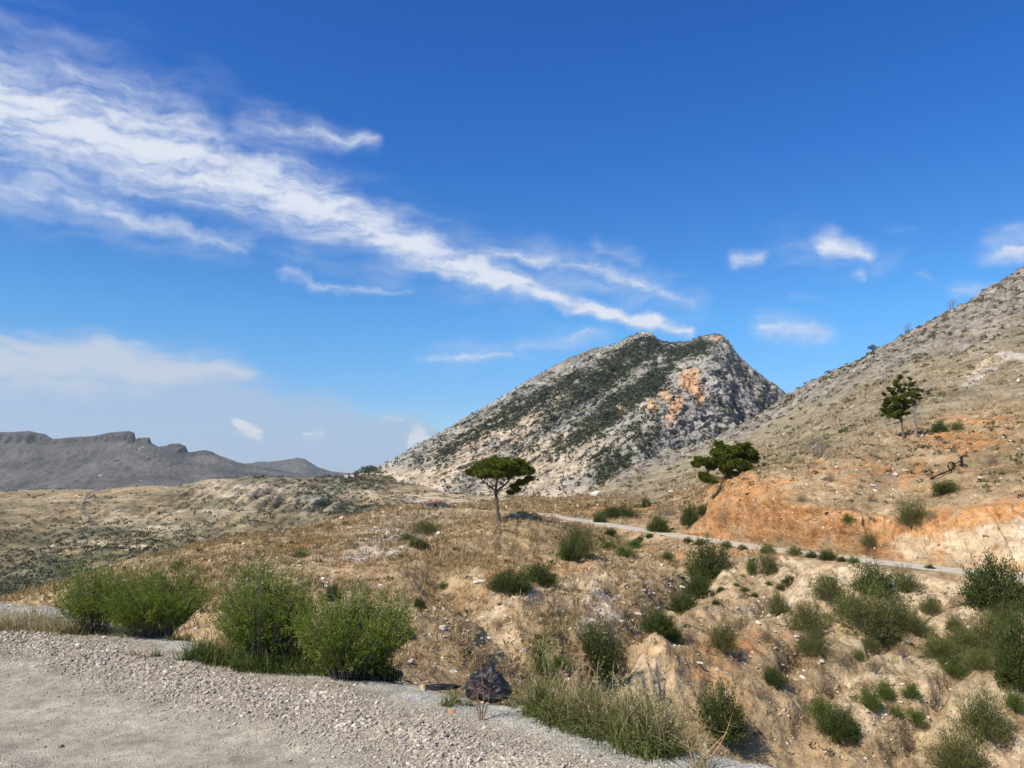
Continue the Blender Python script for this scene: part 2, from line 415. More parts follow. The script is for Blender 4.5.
STRAW = [(.28, (.16, .104, .055)), (.42, (.275, .192, .108)), (.56, (.37, .268, .156)), (.72, (.50, .385, .24))]
ORANGE = [(.28, (.24, .11, .045)), (.45, (.39, .19, .078)), (.6, (.48, .265, .12)), (.75, (.54, .36, .20))]
CREAM = [(.3, (.38, .285, .175)), (.5, (.52, .405, .265)), (.7, (.64, .535, .385))]
GREY = [(.3, (.22, .19, .16)), (.5, (.40, .36, .31)), (.7, (.62, .58, .53))]
PALE = [(0, (.35, .28, .2)), (.4, (.55, .48, .40)), (1, (.78, .74, .68))]
m_hill = node_terrain('dry_hillside_soil', (.35, STRAW),
    [('dull', [(.3, (.135, .108, .068)), (.45, (.225, .185, .122)), (.6, (.30, .255, .175)), (.75, (.40, .355, .265))], .25, .3), ('green', [(.35, (.08, .08, .035)), (.65, (.17, .16, .07))], 1.2, .7), ('orange', ORANGE, .9, .75), ('cream', CREAM, .8, .7), ('grey', GREY, .9, .8),
     ('rock', [(.32, (.075, .065, .055)), (.48, (.20, .175, .15)), (.62, (.33, .29, .25)), (.75, (.46, .41, .36))], .3, .5)],
    stones=((1.1, .22, .07, PALE, .15), (2.7, .32, .16, PALE, .08)),
    bump=((.8, 6, .5), (5, 5, .10)), bands=((.10, .9, (.74, .76, .74), (1.22, 1.2, 1.16)),))
m_road = node_terrain('pale_track_dirt', (1.0, [(.3, (.36, .32, .26)), (.7, (.52, .47, .40))]), [], stones=((5, .3, .1, PALE, .03),), bump=((6, 5, .05),))
nr, nc_ = PXB.shape
hill = tag(mk('hillside', VB.reshape(-1, 3), grid_faces(nr, nc_), m_hill, attrs={'orange': orange, 'cream': cream, 'grey': grey, 'green': green, 'rock': rock, 'dull': dull}, smooth=True), kind='structure')
# the track that crosses the hillside
j0 = int(np.searchsorted(pxsB, 516))
Vr = VB[iroad0:iroad1 + 1, j0:].copy(); Vr[..., 2] += .05 + .02 * n2[iroad0:iroad1 + 1, j0:]
Vr[0, :, 1] -= .35 * rill[iroad0, j0:]; Vr[-1, :, 1] += .5 * rill[iroad1, j0:]; Vr[0, :, 2] -= .08; Vr[-1, :, 2] -= .08
tag(mk('dirt_track', Vr.reshape(-1, 3), grid_faces(*Vr.shape[:2]), m_road, smooth=True), kind='structure')
PXB2, PYB2 = proj(VB)

# ---------------- valley and the eroded middle ridge
cC = [-400, 0, 60, 100, 130, 180, 210, 250, 300, 340, 360, 380, 450, 520, 600, 700, 900]
def rowC(d):
    ks = sorted(d); y = np.interp(cC, ks, [math.log(d[k][0]) for k in ks]); p = np.interp(cC, ks, [d[k][1] for k in ks])
    return list(zip(np.exp(y), p))
rowsC = [rowC({-400: Z(-72, 120), 0: Z(-70, 130), 350: Z(-66, 130), 600: Z(-60, 150), 900: Z(-60, 200)}),
         rowC({-400: Z(-64, 230), 0: (250, 640), 150: (250, 620), 350: (250, 600), 600: (260, 590), 900: Z(-50, 300)}),
         rowC({-400: (330, 600), 0: (330, 585), 130: (320, 570), 250: (320, 552), 350: (320, 535), 400: (320, 528), 520: (330, 520), 700: (360, 515), 900: Z(-30, 400)}),
         rowC({-400: (420, 550), 0: (430, 545), 130: (430, 535), 250: (420, 520), 320: (440, 512), 360: (480, 510), 400: (470, 506), 520: (450, 508), 700: (450, 510), 900: Z(-20, 500)}),
         rowC({-400: (520, 515), 0: (530, 512), 100: (520, 508), 180: (500, 502), 250: (490, 497), 300: (510, 494), 340: (580, 494), 380: (620, 494), 520: (560, 500), 700: (560, 505), 900: Z(-20, 600)}),
         rowC({-400: (640, 492), 0: (640, 489.5), 60: (630, 487.5), 100: (620, 487.5), 130: (600, 484.5), 180: (600, 484), 210: (580, 478.5), 250: (570, 475), 300: (600, 476.5), 340: (680, 476), 360: (740, 473.5), 380: (800, 471), 450: (800, 480), 600: (700, 495), 900: Z(-20, 700)}),
         rowC({-400: Z(-45, 800), 0: Z(-45, 800), 250: Z(-40, 760), 340: Z(-30, 850), 380: Z(-25, 960), 600: Z(-20, 900), 900: Z(-30, 900)}),
         rowC({-400: Z(-80, 1500), 0: Z(-80, 1500), 380: Z(-70, 1500), 900: Z(-70, 1500)})]
pxsC = np.arange(-400, 900, 1.6)
VC, tC = loft(cC, rowsC, [16, 40, 40, 44, 40, 16, 8], pxsC, 3)
VC = smooth1(VC, 3, 0)
bC = VC.copy(); PXC, PYC = proj(bC)
tCm = np.broadcast_to(tC[:, None], PXC.shape)
rowm = sstep(.5, 1.5, tCm) * (1 - .75 * sstep(4.6, 5.0, tCm))
# erosion gullies running down the face between px 150 and 350
u = bC * np.array([1, .12, .9])
gul = fbm(bC @ np.array([[1, 0, 0], [0, .15, 0], [-.55, 0, .25]]).T, 16, 4, .55, ridged=True, off=4)
face = blobs([(270, 500, 110, 24), (120, 520, 120, 20, 0, .5)], PX=PXC, PY=PYC) * rowm
VC[..., 2] += rowm * (4.5 * fbm(bC, 60, 4, .5, off=2) + 1.3 * fbm(bC, 12, 4, .6, off=8)) + face * gul * 6.5
terr = np.zeros(PXC.shape)
for (x0, y0, x1, y1, w) in ((110, 514, 225, 517, 2), (160, 492, 350, 499, 1.3), (130, 531, 200, 534, 2), (215, 485, 350, 498, 1.5), (50, 545, 150, 548, 1.5), (20, 500, 90, 500, 1)):
    tt = np.clip(((PXC - x0) * (x1 - x0) + (PYC - y0) * (y1 - y0)) / ((x1 - x0) ** 2 + (y1 - y0) ** 2), 0, 1)
    dd = np.hypot(PXC - x0 - tt * (x1 - x0), PYC - y0 - tt * (y1 - y0) - 1.5 * np.sin(PXC / 17))
    terr = np.maximum(terr, np.exp(-(dd / w) ** 2))
creamC = np.maximum(np.maximum(face * sstep(.05, .7, gul) * 1.0, terr * .9), blobs([(285, 492, 90, 13, 0, .8), (215, 484, 40, 6, 0, .8), (325, 493, 24, 5), (440, 500, 60, 10, 0, .7), (540, 500, 80, 12, 0, .6), (70, 487, 80, 5, 0, .45)], PX=PXC, PY=PYC))
track = np.zeros(PXC.shape)
pts = [(100, 489), (92, 492), (86, 498), (84, 506), (85, 514), (92, 524), (96, 528)]
for a, b_ in zip(pts[:-1], pts[1:]):
    tt = np.clip(((PXC - a[0]) * (b_[0] - a[0]) + (PYC - a[1]) * (b_[1] - a[1])) / ((b_[0] - a[0]) ** 2 + (b_[1] - a[1]) ** 2), 0, 1)
    track = np.maximum(track, np.exp(-(np.hypot(PXC - a[0] - tt * (b_[0] - a[0]), PYC - a[1] - tt * (b_[1] - a[1])) / 1.7) ** 2))
greenC = blobs([(350, 485, 30, 7), (330, 505, 50, 16, 20, .75), (60, 570, 80, 14, 0, .9), (20, 590, 60, 20), (200, 545, 100, 14, 0, .6), (120, 548, 130, 18, 0, .7), (60, 540, 40, 8, 0, .5), (370, 515, 50, 10, 0, .8), (230, 520, 50, 10, 0, .4)], PX=PXC, PY=PYC)
m_valley = node_terrain('valley_slope_soil', (.02, [(.3, (.12, .092, .055)), (.45, (.21, .165, .10)), (.58, (.29, .23, .145)), (.75, (.38, .31, .20))]),
    [('green', [(.3, (.06, .062, .038)), (.7, (.13, .125, .07))], .04, .7), ('cream', [(.3, (.27, .22, .15)), (.5, (.42, .35, .25)), (.7, (.54, .47, .36))], .06, .55),
     ('track', [(.3, (.08, .08, .08)), (.7, (.12, .12, .12))], .06, .25)],
    stones=((.16, .35, .10, [(0, (.25, .2, .15)), (1, (.55, .5, .42))], .6), (.28, .4, .10, [(0, (.04, .045, .025)), (1, (.09, .09, .045))], .8)),
    bump=((.05, 6, 5), (.4, 5, 1.2)), bands=((.008, .16, (.50, .55, .50), (1.45, 1.4, 1.3)), (.03, .5, (.7, .72, .7), (1.25, 1.2, 1.2))))
tag(mk('valley', VC.reshape(-1, 3), grid_faces(*PXC.shape), m_valley, attrs={'cream': creamC, 'green': greenC, 'track': track}, smooth=True), kind='structure')

# ---------------- the rocky mountain
silD = [(250, 480), (340, 478), (365, 472), (375, 468), (400, 456), (415, 447), (430, 439), (455, 425), (480, 411), (510, 393), (540, 375), (570, 359), (590, 351), (600, 349), (612, 347), (622, 342), (634, 336), (641, 333), (650, 334), (655, 340), (662, 343.5), (675, 344), (690, 342.5), (700, 338), (708, 336),
        (714, 335.5), (720, 337), (726, 343), (735, 355), (742, 362), (750, 369), (758, 375), (765, 382), (775, 387), (781, 393), (790, 402), (830, 425), (880, 450), (960, 480)]
pxsD = np.arange(330, 900, 1.0)
s_py = smooth1(np.interp(pxsD, *zip(*silD)), .8, 0)
ridY = np.exp(np.interp(pxsD, [330, 380, 500, 600, 650, 712, 750, 800, 900], np.log([800, 800, 860, 900, 915, 880, 900, 960, 1000])))
basY = np.exp(np.interp(pxsD, [330, 380, 450, 550, 620, 680, 740, 800, 900], np.log([770, 740, 620, 560, 520, 520, 560, 640, 800])))
bas_py = np.interp(pxsD, [330, 380, 450, 520, 600, 700, 800, 900], [479, 478, 503, 514, 512, 512, 500, 495])
nv = 300
tv = np.linspace(0, 1, nv)[:, None]
pyD = bas_py + (s_py - bas_py) * tv
tt_ = tv ** 1.0
YD = basY + (ridY - basY) * (tt_ * .75 + .25 * tt_ ** 2)
# spur coming forward from the right-hand summit
ar = np.interp(pyD, [335, 370, 400, 430, 470, 510], [712, 688, 668, 650, 630, 612])
e = pxsD[None, :] - ar
spur = np.where(e < 0, np.exp(e / 75), np.exp(-e / 90)) * 4 * tv * (1 - tv) ** .6
YD = YD - 70 * spur
# ledge valley between the two summits
e2 = pxsD[None, :] - np.interp(pyD, [335, 400, 460, 510], [672, 600, 540, 500])
YD = YD + 22 * np.exp(-(e2 / 22) ** 2) * 4 * tv * (1 - tv)
rx, rz = ray(pxsD[None, :], pyD)
VD = np.stack([rx * YD, YD + 0 * rx, CAMZ + rz * YD], -1)
back = []
for k, (dy_, dz_) in enumerate(((25, -14), (70, -50), (180, -130), (350, -220))):
    b = VD[-1].copy(); b[:, 1] += dy_; b[:, 0] *= (1 + dy_ / 900); b[:, 2] = np.maximum(b[:, 2] + dz_, -60); back.append(b)
VD = np.concatenate([VD, np.array(back)], 0)
bD = VD.copy(); PXD, PYD = proj(bD)
tD = np.concatenate([tv[:, 0], [1.0] * 4])[:, None]
fadeD = np.sin(np.clip(tD, .0, .5) * np.pi) * (1 - .62 * sstep(.93, 1.0, tD))
fadeD = fadeD * sstep(368, 470, PXD) + .15
ca, sa = math.cos(R(38)), math.sin(R(38))
rot = np.stack([(bD[..., 0] * ca + bD[..., 2] * sa) * .22, bD[..., 1] * .5, -bD[..., 0] * sa + bD[..., 2] * ca], -1)     # layered rock dipping to the left
st1 = fbm(rot, 16, 5, .6, ridged=True, off=6); st2 = fbm(bD, 26, 5, .62, ridged=True, off=16); st3 = fbm(bD, 7, 4, .65, ridged=True, off=26)
right = sstep(-12, 30, PXD - np.interp(PYD, [335, 370, 400, 430, 470, 510], [712, 688, 668, 650, 630, 612]))
VD[..., 1] -= fadeD * (9 * st1 * (1 - .4 * right) + (6 + 3 * right) * st2 + 9 * right * fbm(bD * np.array([1, 1, .45]), 34, 4, .55, ridged=True, off=66) + 2.6 * st3)
VD[..., 2] += fadeD * (1.6 * st1 + 1.6 * st2 + 1.0 * st3)
VD[..., 0] += fadeD * 2.5 * fbm(bD, 12, 3, .6, off=40)
pinkD = blobs([(470, 455, 90, 22, -30, .9), (420, 480, 60, 16, 0, 1), (540, 470, 80, 26, -20, .95), (520, 430, 60, 12, -35, .9), (560, 500, 120, 12, 0, .9), (590, 460, 40, 20, 0, .5), (640, 480, 30, 22, 0, .4)], PX=PXD, PY=PYD)
orD = blobs([(687, 385, 11, 15), (672, 412, 7, 16, 20), (664, 400, 8, 7, 0, .8), (650, 410, 8, 10, 0, .7), (618, 412, 5, 4, 0, .7), (716, 341, 9, 4, 0, .8), (695, 400, 8, 14, 0, .8), (636, 468, 8, 6, 0, .5), (520, 440, 40, 4, -30, .5)], PX=PXD, PY=PYD)
vegD = blobs([(620, 370, 62, 14, -33), (585, 395, 75, 13, -38), (640, 395, 50, 10, -42), (600, 425, 60, 13, -40, .9), (575, 440, 40, 9, -45, .9), (500, 425, 66, 9, -30, .9), (545, 400, 60, 7, -33, .8), (460, 448, 40, 7, -30, .9), (690, 352, 26, 9, -10, 1), (650, 350, 30, 9, -20, .7),
              (610, 470, 22, 24, -60, .7), (560, 450, 30, 8, -40, .7), (760, 400, 40, 8, 45, .5), (735, 380, 30, 10, 40, .35), (640, 440, 20, 26, -60, .4)], PX=PXD, PY=PYD) * (1 - orD)
greyD = right * .9
m_mtn = node_terrain('limestone_mountain', (.045, [(.28, (.10, .09, .078)), (.42, (.21, .195, .168)), (.55, (.32, .30, .26)), (.72, (.47, .44, .385))]),
    [('green', [(.35, (.05, .058, .035)), (.65, (.11, .12, .075))], .07, .55), ('pink', [(.3, (.28, .22, .155)), (.5, (.46, .37, .27)), (.7, (.58, .50, .39))], .06, .5),
     ('grey', [(.3, (.14, .13, .12)), (.45, (.26, .24, .225)), (.6, (.36, .34, .315)), (.75, (.50, .47, .44))], .05, .35), ('orange', [(.35, (.42, .22, .11)), (.6, (.56, .36, .20))], .08, .5)],
    stones=((.22, .38, .05, [(0, (.45, .42, .37)), (1, (.72, .68, .62))], 1.0), (.30, .36, .10, [(0, (.03, .035, .022)), (1, (.07, .08, .045))], 1.2)),
    bump=((.07, 7, 5), (.35, 5, 1.4)), bands=((.02, .09, (.72, .72, .74), (1.25, 1.22, 1.18)),))
tag(mk('mountain', VD.reshape(-1, 3), grid_faces(*PXD.shape), m_mtn, attrs={'green': vegD, 'pink': pinkD, 'grey': greyD, 'orange': orD}, smooth=True), kind='structure')

# ---------------- far ranges with a cliff band
def far_range(name, sil, Yr, base_py, cliff, x0, x1, mat, depth=.22, amp=1.0, seedo=0, step=1.0):
    px = np.arange(x0, x1, step)
    sy = np.interp(px, *zip(*sil)) + .5 * fbm(np.stack([px, px * 0, px * 0], -1), 6, 3, off=seedo)
    by = np.interp(px, *zip(*base_py))
    cl = np.interp(px, *zip(*cliff))           # height of the cliff band in pixels
    rows = []
    n = 70
    foot = smooth1(sy + cl, 9, 0); foot = np.maximum(foot, sy + .3)
    for k in range(n + 1):
        t = k / n
        if t < .8:
            q = t / .8; py = by + (foot - by) * q; Y = Yr * (1 - depth * (1 - q))
        else:
            q = (t - .8) / .2; py = sy + (foot - sy) * (1 - q); Y = Yr * (1 + .012 * q)
        rows.append(P(px, py, Y + 0 * px).T)
    top = rows[-1].copy()
    for (a, b) in ((.03, 0), (.12, -.02), (.25, -.14)):
        q = top.copy(); q[:, 1] += Yr * a; q[:, 0] *= (1 + a); q[:, 2] += Yr * b; rows.append(q)
    V = np.array(rows); B0 = V.copy()
    t = (np.arange(len(V)) / n)[:, None]
    w = sstep(0, .1, t) * (1 - .85 * sstep(.93, 1.0, t))
    V[..., 1] -= w * Yr * .016 * fbm(B0 * np.array([1, .4, .3]), Yr * .035, 4, .55, ridged=True, off=seedo)
    V[..., 2] += w * Yr * .0016 * fbm(B0, Yr * .01, 4, .6, off=seedo + 3)
    cm = np.broadcast_to(sstep(.78, .82, t) * np.minimum(cl / 4, 1)[None, :], V.shape[:2])
    return tag(mk(name, V.reshape(-1, 3), grid_faces(*V.shape[:2]), mat, attrs={'cliff': cm}, smooth=True), kind='structure')
m_far = node_terrain('far_range_slope', (.006, [(.3, (.058, .055, .05)), (.5, (.10, .094, .084)), (.7, (.15, .14, .122))]),
    [('cliff', [(.3, (.04, .04, .038)), (.6, (.085, .08, .072)), (.8, (.15, .125, .10))], .012, .4)],
    stones=((.03, .4, .16, [(0, (.04, .045, .035)), (1, (.07, .07, .055))], 1), (.05, .35, .06, [(0, (.3, .27, .23)), (1, (.42, .38, .33))], 1)), bump=((.01, 7, 22), (.08, 5, 3)))
far_range('far_hills', [(-500, 440), (-100, 436), (0, 432), (15, 432), (30, 431), (45, 434), (54, 439), (75, 437), (95, 436), (110, 432.5), (130, 431), (135, 433), (137, 442), (139, 438), (150, 437.5), (152, 443), (160, 447), (165, 446), (170, 444), (180, 443.5), (186, 446), (189, 452), (192, 452), (205, 450), (213, 452), (216, 454), (235, 461), (245, 464), (300, 474), (360, 480)],
          3000, [(-500, 500), (0, 500), (260, 492), (360, 486)], [(-500, 10), (0, 12), (50, 11), (57, 5), (90, 7), (134, 12), (137, 3), (140, 7), (150, 6), (153, 1), (165, 1), (180, 8), (188, 5), (192, 4), (210, 4), (220, 0), (360, 0)], -500, 360, m_far, seedo=2)
far_range('distant_hills', [(100, 470), (220, 466), (245, 464), (262, 462), (275, 461.5), (290, 459), (298, 457.7), (305, 459), (310, 462), (318, 467), (330, 471), (345, 473), (420, 475), (600, 477)],
          4800, [(100, 492), (600, 492)], [(100, 0), (280, 0), (295, 1.5), (306, 0), (600, 0)], 100, 600, m_far, seedo=9)

# ---------------- one sheet out to the horizon
ang = np.linspace(0, 2 * np.pi, 97)[:-1]
rad = np.array([0, 60, 140, 300, 600, 1200, 2400, 4000, 6500.])
Vg = np.array([[r_ * math.cos(a), r_ * math.sin(a), -78.] for r_ in rad for a in ang])
Vg[:, 2] += 5 * fbm(Vg, 300, 4)
ig = np.arange(len(Vg)).reshape(len(rad), 96); jg = np.roll(ig, -1, 1)
Fg = np.stack([ig[:-1], jg[:-1], jg[1:], ig[1:]], -1).reshape(-1, 4)
tag(mk('ground', Vg, Fg, m_valley, smooth=True), kind='structure')

# ---------------- the gravel lay-by the camera stands on
epts = np.array([(-60, 30), (-30, 19), (-14, 12.6), (-9, 10.6), (-6.2, 9.2), (-4.8, 8.7), (-3.05, 7.5), (-1.8, 6.55), (-.9, 6.15), (-.45, 5.75), (.05, 5.3), (.55, 4.85), (1.1, 4.45), (1.55, 4.1), (2.6, 3.4), (5, 1.8), (10, -2), (20, -9), (50, -30)], float)
sl = np.concatenate([[0], np.cumsum(np.hypot(*np.diff(epts, axis=0).T))])
s_c = np.interp(-6.2, epts[:, 0], sl); s_d = np.interp(1.55, epts[:, 0], sl)
ss_ = np.concatenate([np.linspace(0, s_c - 3, 40, endpoint=False), np.arange(s_c - 3, s_d + 1.2, .022), np.linspace(s_d + 1.2, sl[-1], 50)])
ex = np.interp(ss_, sl, epts[:, 0]); ey = np.interp(ss_, sl, epts[:, 1])
ex = smooth1(ex, 8, 0); ey = smooth1(ey, 8, 0)
wob = .10 * fbm(np.stack([ss_, 0 * ss_, 0 * ss_], -1), .9, 4)
tp = np.concatenate([np.linspace(-26, -6, 40, endpoint=False), np.arange(-6, 1.5, .022), [1.6, 1.8]])
nx, ny = .57, .82
XA = ex[None, :] + nx * (tp[:, None] + wob[None, :] * sstep(-2, 0, tp)[:, None]); YA = ey[None, :] + ny * (tp[:, None] + wob[None, :] * sstep(-2, 0, tp)[:, None])
drop = np.where(tp > 0, -.62 * tp - .0 * tp, 0) - .05 * sstep(-.5, .2, tp)
VA = np.stack([XA, YA, np.broadcast_to(drop[:, None], XA.shape)], -1)
tpA = np.broadcast_to(tp[:, None], XA.shape); 
flat0 = VA.copy(); flat0[..., 2] = 0
# windrow of loose stones beside the compacted wheel track; berm of grey crushed rock on the lip
wl = np.interp(ss_, [s_c - 2, s_c, s_c + 3, s_d], [1.3, 1.35, 1.0, .95])[None, :]
lin = tpA + .88 + .15 * fbm(flat0, 1.6, 2, off=7)
wind = np.exp(-(lin / .42) ** 2)
trackm = sstep(-1.25, -1.42, tpA + .12 * fbm(flat0, 1.1, 3)) * (1 - sstep(-2.15, -2.4, tpA + .1 * fbm(flat0, .8, 3, off=3)))
gA = fbm(flat0, .35, 4, .6); gB = fbm(flat0, .07, 3, .6)
VA[..., 2] += .035 * wind * (1 + .5 * gA) + (.014 * gA + .004 * gB) * (1 - .7 * trackm) - .02 * trackm + .03 * fbm(flat0, 2.5, 3)
lipm = sstep(-.55, -.1, tpA + np.interp(ss_, [s_d - 1.6, s_d - .2], [0, .35])[None, :])
bermw = np.interp(ss_, [s_c - 4, s_c + 1.2, s_c + 2.2, s_d - 3, s_d - 2, s_d + 3], [.16, .10, .02, .02, .05, .08])[None, :]
VA[..., 2] += bermw * np.exp(-((tpA + .05) / .3) ** 2) * (1 + .6 * gA)
VA[..., 2] += .05 * sstep(0, .4, tpA) * gA
bluish = lipm * .9
m_pad, T = material('gravel_layby', .95, .1)
n0 = T.noise(T.pos, 1.2, 5, .6); n1_ = T.noise(T.pos, 14, 6, .7); n2_ = T.noise(T.pos, 70, 4, .7)
colr = T.ramp(n0, [(.3, (.27, .24, .19)), (.5, (.35, .315, .255)), (.7, (.43, .39, .325))])
colr = T.mix(T.ss(T.attr('trackw'), .25, .75), colr, T.ramp(n0, [(.3, (.31, .275, .215)), (.7, (.42, .38, .31))]))
colr = T.mix(T.math('MULTIPLY', T.ss(T.math('ADD', T.attr('lip'), T.math('MULTIPLY', n1_, .3)), .4, .9), .8), colr, (.40, .395, .365))
colr = T.mix(1.0, colr, T.ramp(T.noise(T.pos, 3.2, 6, .68), [(.34, (.70,) * 3), (.5, (.98,) * 3), (.66, (1.2,) * 3)]), 'MULTIPLY')
colr = T.mix(1.0, colr, T.ramp(n1_, [(.3, (.68,) * 3), (.55, (1,) * 3), (.75, (1.22,) * 3)]), 'MULTIPLY')
v = T.voro(T.pos, 120); sc_ = T.node('ShaderNodeSeparateColor'); T.l.new(v.outputs['Color'], sc_.inputs[0])
gr = T.ramp(sc_.outputs[0], [(0, (.5,) * 3), (.5, (.95,) * 3), (1, (1.5, 1.45, 1.38))])
colr = T.mix(T.math('SUBTRACT', .75, T.math('MULTIPLY', T.attr('trackw'), .45)), colr, T.mix(1.0, colr, gr, 'MULTIPLY'))
hh = T.math('ADD', T.math('MULTIPLY', n1_, .012), T.math('ADD', T.math('MULTIPLY', n2_, .005), T.math('MULTIPLY', v.outputs['Distance'], -.006)))
finish(T, colr, hh, 1.0, .9)
tag(mk('gravel_road', VA.reshape(-1, 3), grid_faces(*XA.shape), m_pad, attrs={'trackw': trackm, 'lip': bluish}, smooth=True), kind='structure')
PXA, PYA = proj(VA)

def hit(px, py, which='B'):
    """the point of the ground that shows at (px, py)"""
    best = None
    for (V, PX, PY) in ([(VB, PXB2, PYB2)] if which == 'B' else [(VA, PXA, PYA)]):
        ok = (V[..., 1] > .5)
        d2 = (PX - px) ** 2 + (PY - py) ** 2 + np.where(ok, 0, 1e9)
        m = d2.min(); cand = d2 < max(m * 1.5, 3.0)
        i = np.argmin(np.where(cand, V[..., 1], 1e9))
        best = V.reshape(-1, 3)[i]
    return best.copy()
# ================================================================== plants
EVG = [(0, (.028, .040, .012)), (.5, (.062, .084, .021)), (1, (.125, .15, .04))]
OLV = [(0, (.055, .062, .02)), (.5, (.125, .135, .042)), (1, (.22, .215, .08))]
GRN = [(0, (.050, .080, .018)), (.5, (.095, .140, .030)), (1, (.165, .210, .055))]
FGR = [(0, (.06, .09, .014)), (.5, (.14, .185, .028)), (.85, (.23, .275, .052)), (1, (.35, .34, .11))]
PIN = [(0, (.045, .06, .010)), (.5, (.11, .135, .018)), (1, (.20, .22, .035))]
DRY = [(0, (.15, .10, .055)), (.5, (.27, .19, .105)), (1, (.40, .31, .19))]
STR = [(0, (.20, .15, .085)), (.5, (.36, .285, .165)), (1, (.54, .45, .29))]
GRS = [(0, (.045, .065, .018)), (.5, (.105, .135, .036)), (.8, (.20, .21, .070)), (1, (.44, .37, .19))]
m_evg = leaf_mat('dark_leaves', EVG, .2); m_olv = leaf_mat('olive_leaves', OLV, .25); m_grn = leaf_mat('green_leaves', GRN, .3)
m_fgr = leaf_mat('fresh_feathery_leaves', FGR, .35); m_pin = leaf_mat('pine_needles', PIN, .2); m_dry = leaf_mat('dry_twigs_leaves', DRY, .2)
m_str = leaf_mat('straw', STR, .3); m_grs = leaf_mat('grass_blades', GRS, .3)
m_bark = tone_mat('bark', [(0, (.10, .075, .058)), (1, (.20, .155, .125))], scale=9)
m_gbark = tone_mat('grey_bark', [(0, (.16, .14, .12)), (1, (.28, .25, .22))], scale=9)
m_char = tone_mat('charred_wood', [(0, (.016, .013, .012)), (1, (.03, .025, .022))], scale=9)

def dirs(n, r, up=.15, spread=1.0):
    v = r.normal(size=(n, 3)); v[:, :2] *= spread; v[:, 2] = np.abs(v[:, 2]) + up
    return unit(v)

def shrub_proto(seed, n_sh, per, ll, lw, mat, h=.75, up=.05, spread=1.0, jit=.05, shell=.3, droop=0.0, stem_mat=None, lump=.35, off=(0, 0)):
    """a bush one metre across standing on the origin: bare stems and a foliage of single leaves"""
    r = np.random.default_rng(seed)
    root = empty('shrub')
    D = dirs(n_sh, r, up, spread)
    lm = 1 + lump * perlin(D[:, 0] * 2.3 + seed, D[:, 1] * 2.3, D[:, 2] * 2.3) + .07 * r.normal(size=n_sh)
    Rr = np.clip(lm, .5, 1.25) * np.sqrt((.5 * np.hypot(D[:, 0], D[:, 1])) ** 2 + (h * D[:, 2]) ** 2 + .02)
    base = r.normal(size=(n_sh, 3)) * np.array([.10, .10, 0])
    tip = base + D * Rr[:, None]
    mid = base + D * Rr[:, None] * .5 + np.array([0, 0, .06])
    t = shell + (1 - shell) * r.random((n_sh, per)) ** .7
    C = (base[:, None] * (1 - t[..., None]) ** 2 + 2 * mid[:, None] * (t * (1 - t))[..., None] + tip[:, None] * t[..., None] ** 2)
    C = C + r.normal(size=C.shape) * jit * np.array([1, 1, .8])
    C[..., 2] = np.abs(C[..., 2]) - droop * (1 - t) 
    A = unit(D[:, None] * 1.0 + r.normal(size=C.shape) * .55 + np.array([0, 0, .25]))
    n = C.shape[0] * C.shape[1]
    tone = np.clip(.45 + .22 * r.normal(size=(n_sh, 1)) + .22 * r.normal(size=(n_sh, per)), 0, 1)
    V, Fq, a = leaves(C.reshape(-1, 3), A.reshape(-1, 3), ll * (.6 + .8 * r.random(n)), lw * (.6 + .8 * r.random(n)), r, tone.ravel())
    V[:, 2] = np.maximum(V[:, 2], -.02)
    e_ = np.percentile(np.hypot(V[:, 0], V[:, 1]), 95) / .5; ez = np.percentile(V[:, 2], 98) / h
    V[:, :2] /= e_; V[:, 2] /= ez
    mk('foliage', V, Fq, mat, root, {'tone': a})
    b = Bag(); base = base / e_; mid = mid / np.array([e_, e_, ez]); tip = tip / np.array([e_, e_, ez])
    for k in range(0, n_sh, max(1, n_sh // 26)):
        tt = np.linspace(0, .92, 5)[:, None]
        pts = base[k] * (1 - tt) ** 2 + 2 * mid[k] * tt * (1 - tt) + tip[k] * tt ** 2
        pts[0, 2] = -.05
        V, Fq = tube(pts, np.linspace(.009, .003, 5), 4); b.add(V, Fq, r.random())
    b.build('stems', stem_mat or m_bark, root, True)
    return root

PROTO = {
 'D': [shrub_proto(11, 420, 34, .040, .017, m_evg, .70, shell=.35, jit=.035), shrub_proto(12, 420, 34, .038, .016, m_evg, .62, shell=.35, lump=.5, jit=.035), shrub_proto(13, 400, 34, .040, .018, m_evg, .72, shell=.3, lump=.4, jit=.035)],
 'O': [shrub_proto(21, 420, 20, .05, .010, m_olv, .62, up=.08, jit=.03), shrub_proto(22, 420, 20, .055, .010, m_olv, .75, up=.1, jit=.025, lump=.6), shrub_proto(23, 400, 20, .05, .010, m_olv, .52, up=.05, lump=.6, jit=.025)],
 'G': [shrub_proto(31, 160, 22, .065, .022, m_grn, .6, up=.2), shrub_proto(32, 160, 22, .065, .020, m_grn, .5, up=.1, lump=.8)],
 'B': [shrub_proto(41, 130, 9, .07, .012, m_dry, .6, up=.25, jit=.03, stem_mat=m_gbark)],
}
FIRST = set()
def put_shrub(kind, px, py, w, label, h=None, group=None, cat='shrub', which='B', var=None):
    k = (len(FIRST) + int(px) * 7 + int(py)) % len(PROTO[kind]) if var is None else var
    pr = PROTO[kind][k]
    if pr.name in FIRST: o = copy_tree(pr)
    else: o = pr; FIRST.add(pr.name)
    p = hit(px, py, which); s = w * 1.02 * p[1] / F
    o.location = p - np.array([0, 0, .03 * s]); o.rotation_euler = (0, 0, random.random() * 6.28)
    hs = s if h is None else h * .98 * p[1] / F / {'D': .75, 'O': .7, 'G': .6, 'B': .62}[kind]
    o.scale = (s, s, hs)
    return tag(o, label, cat, group)

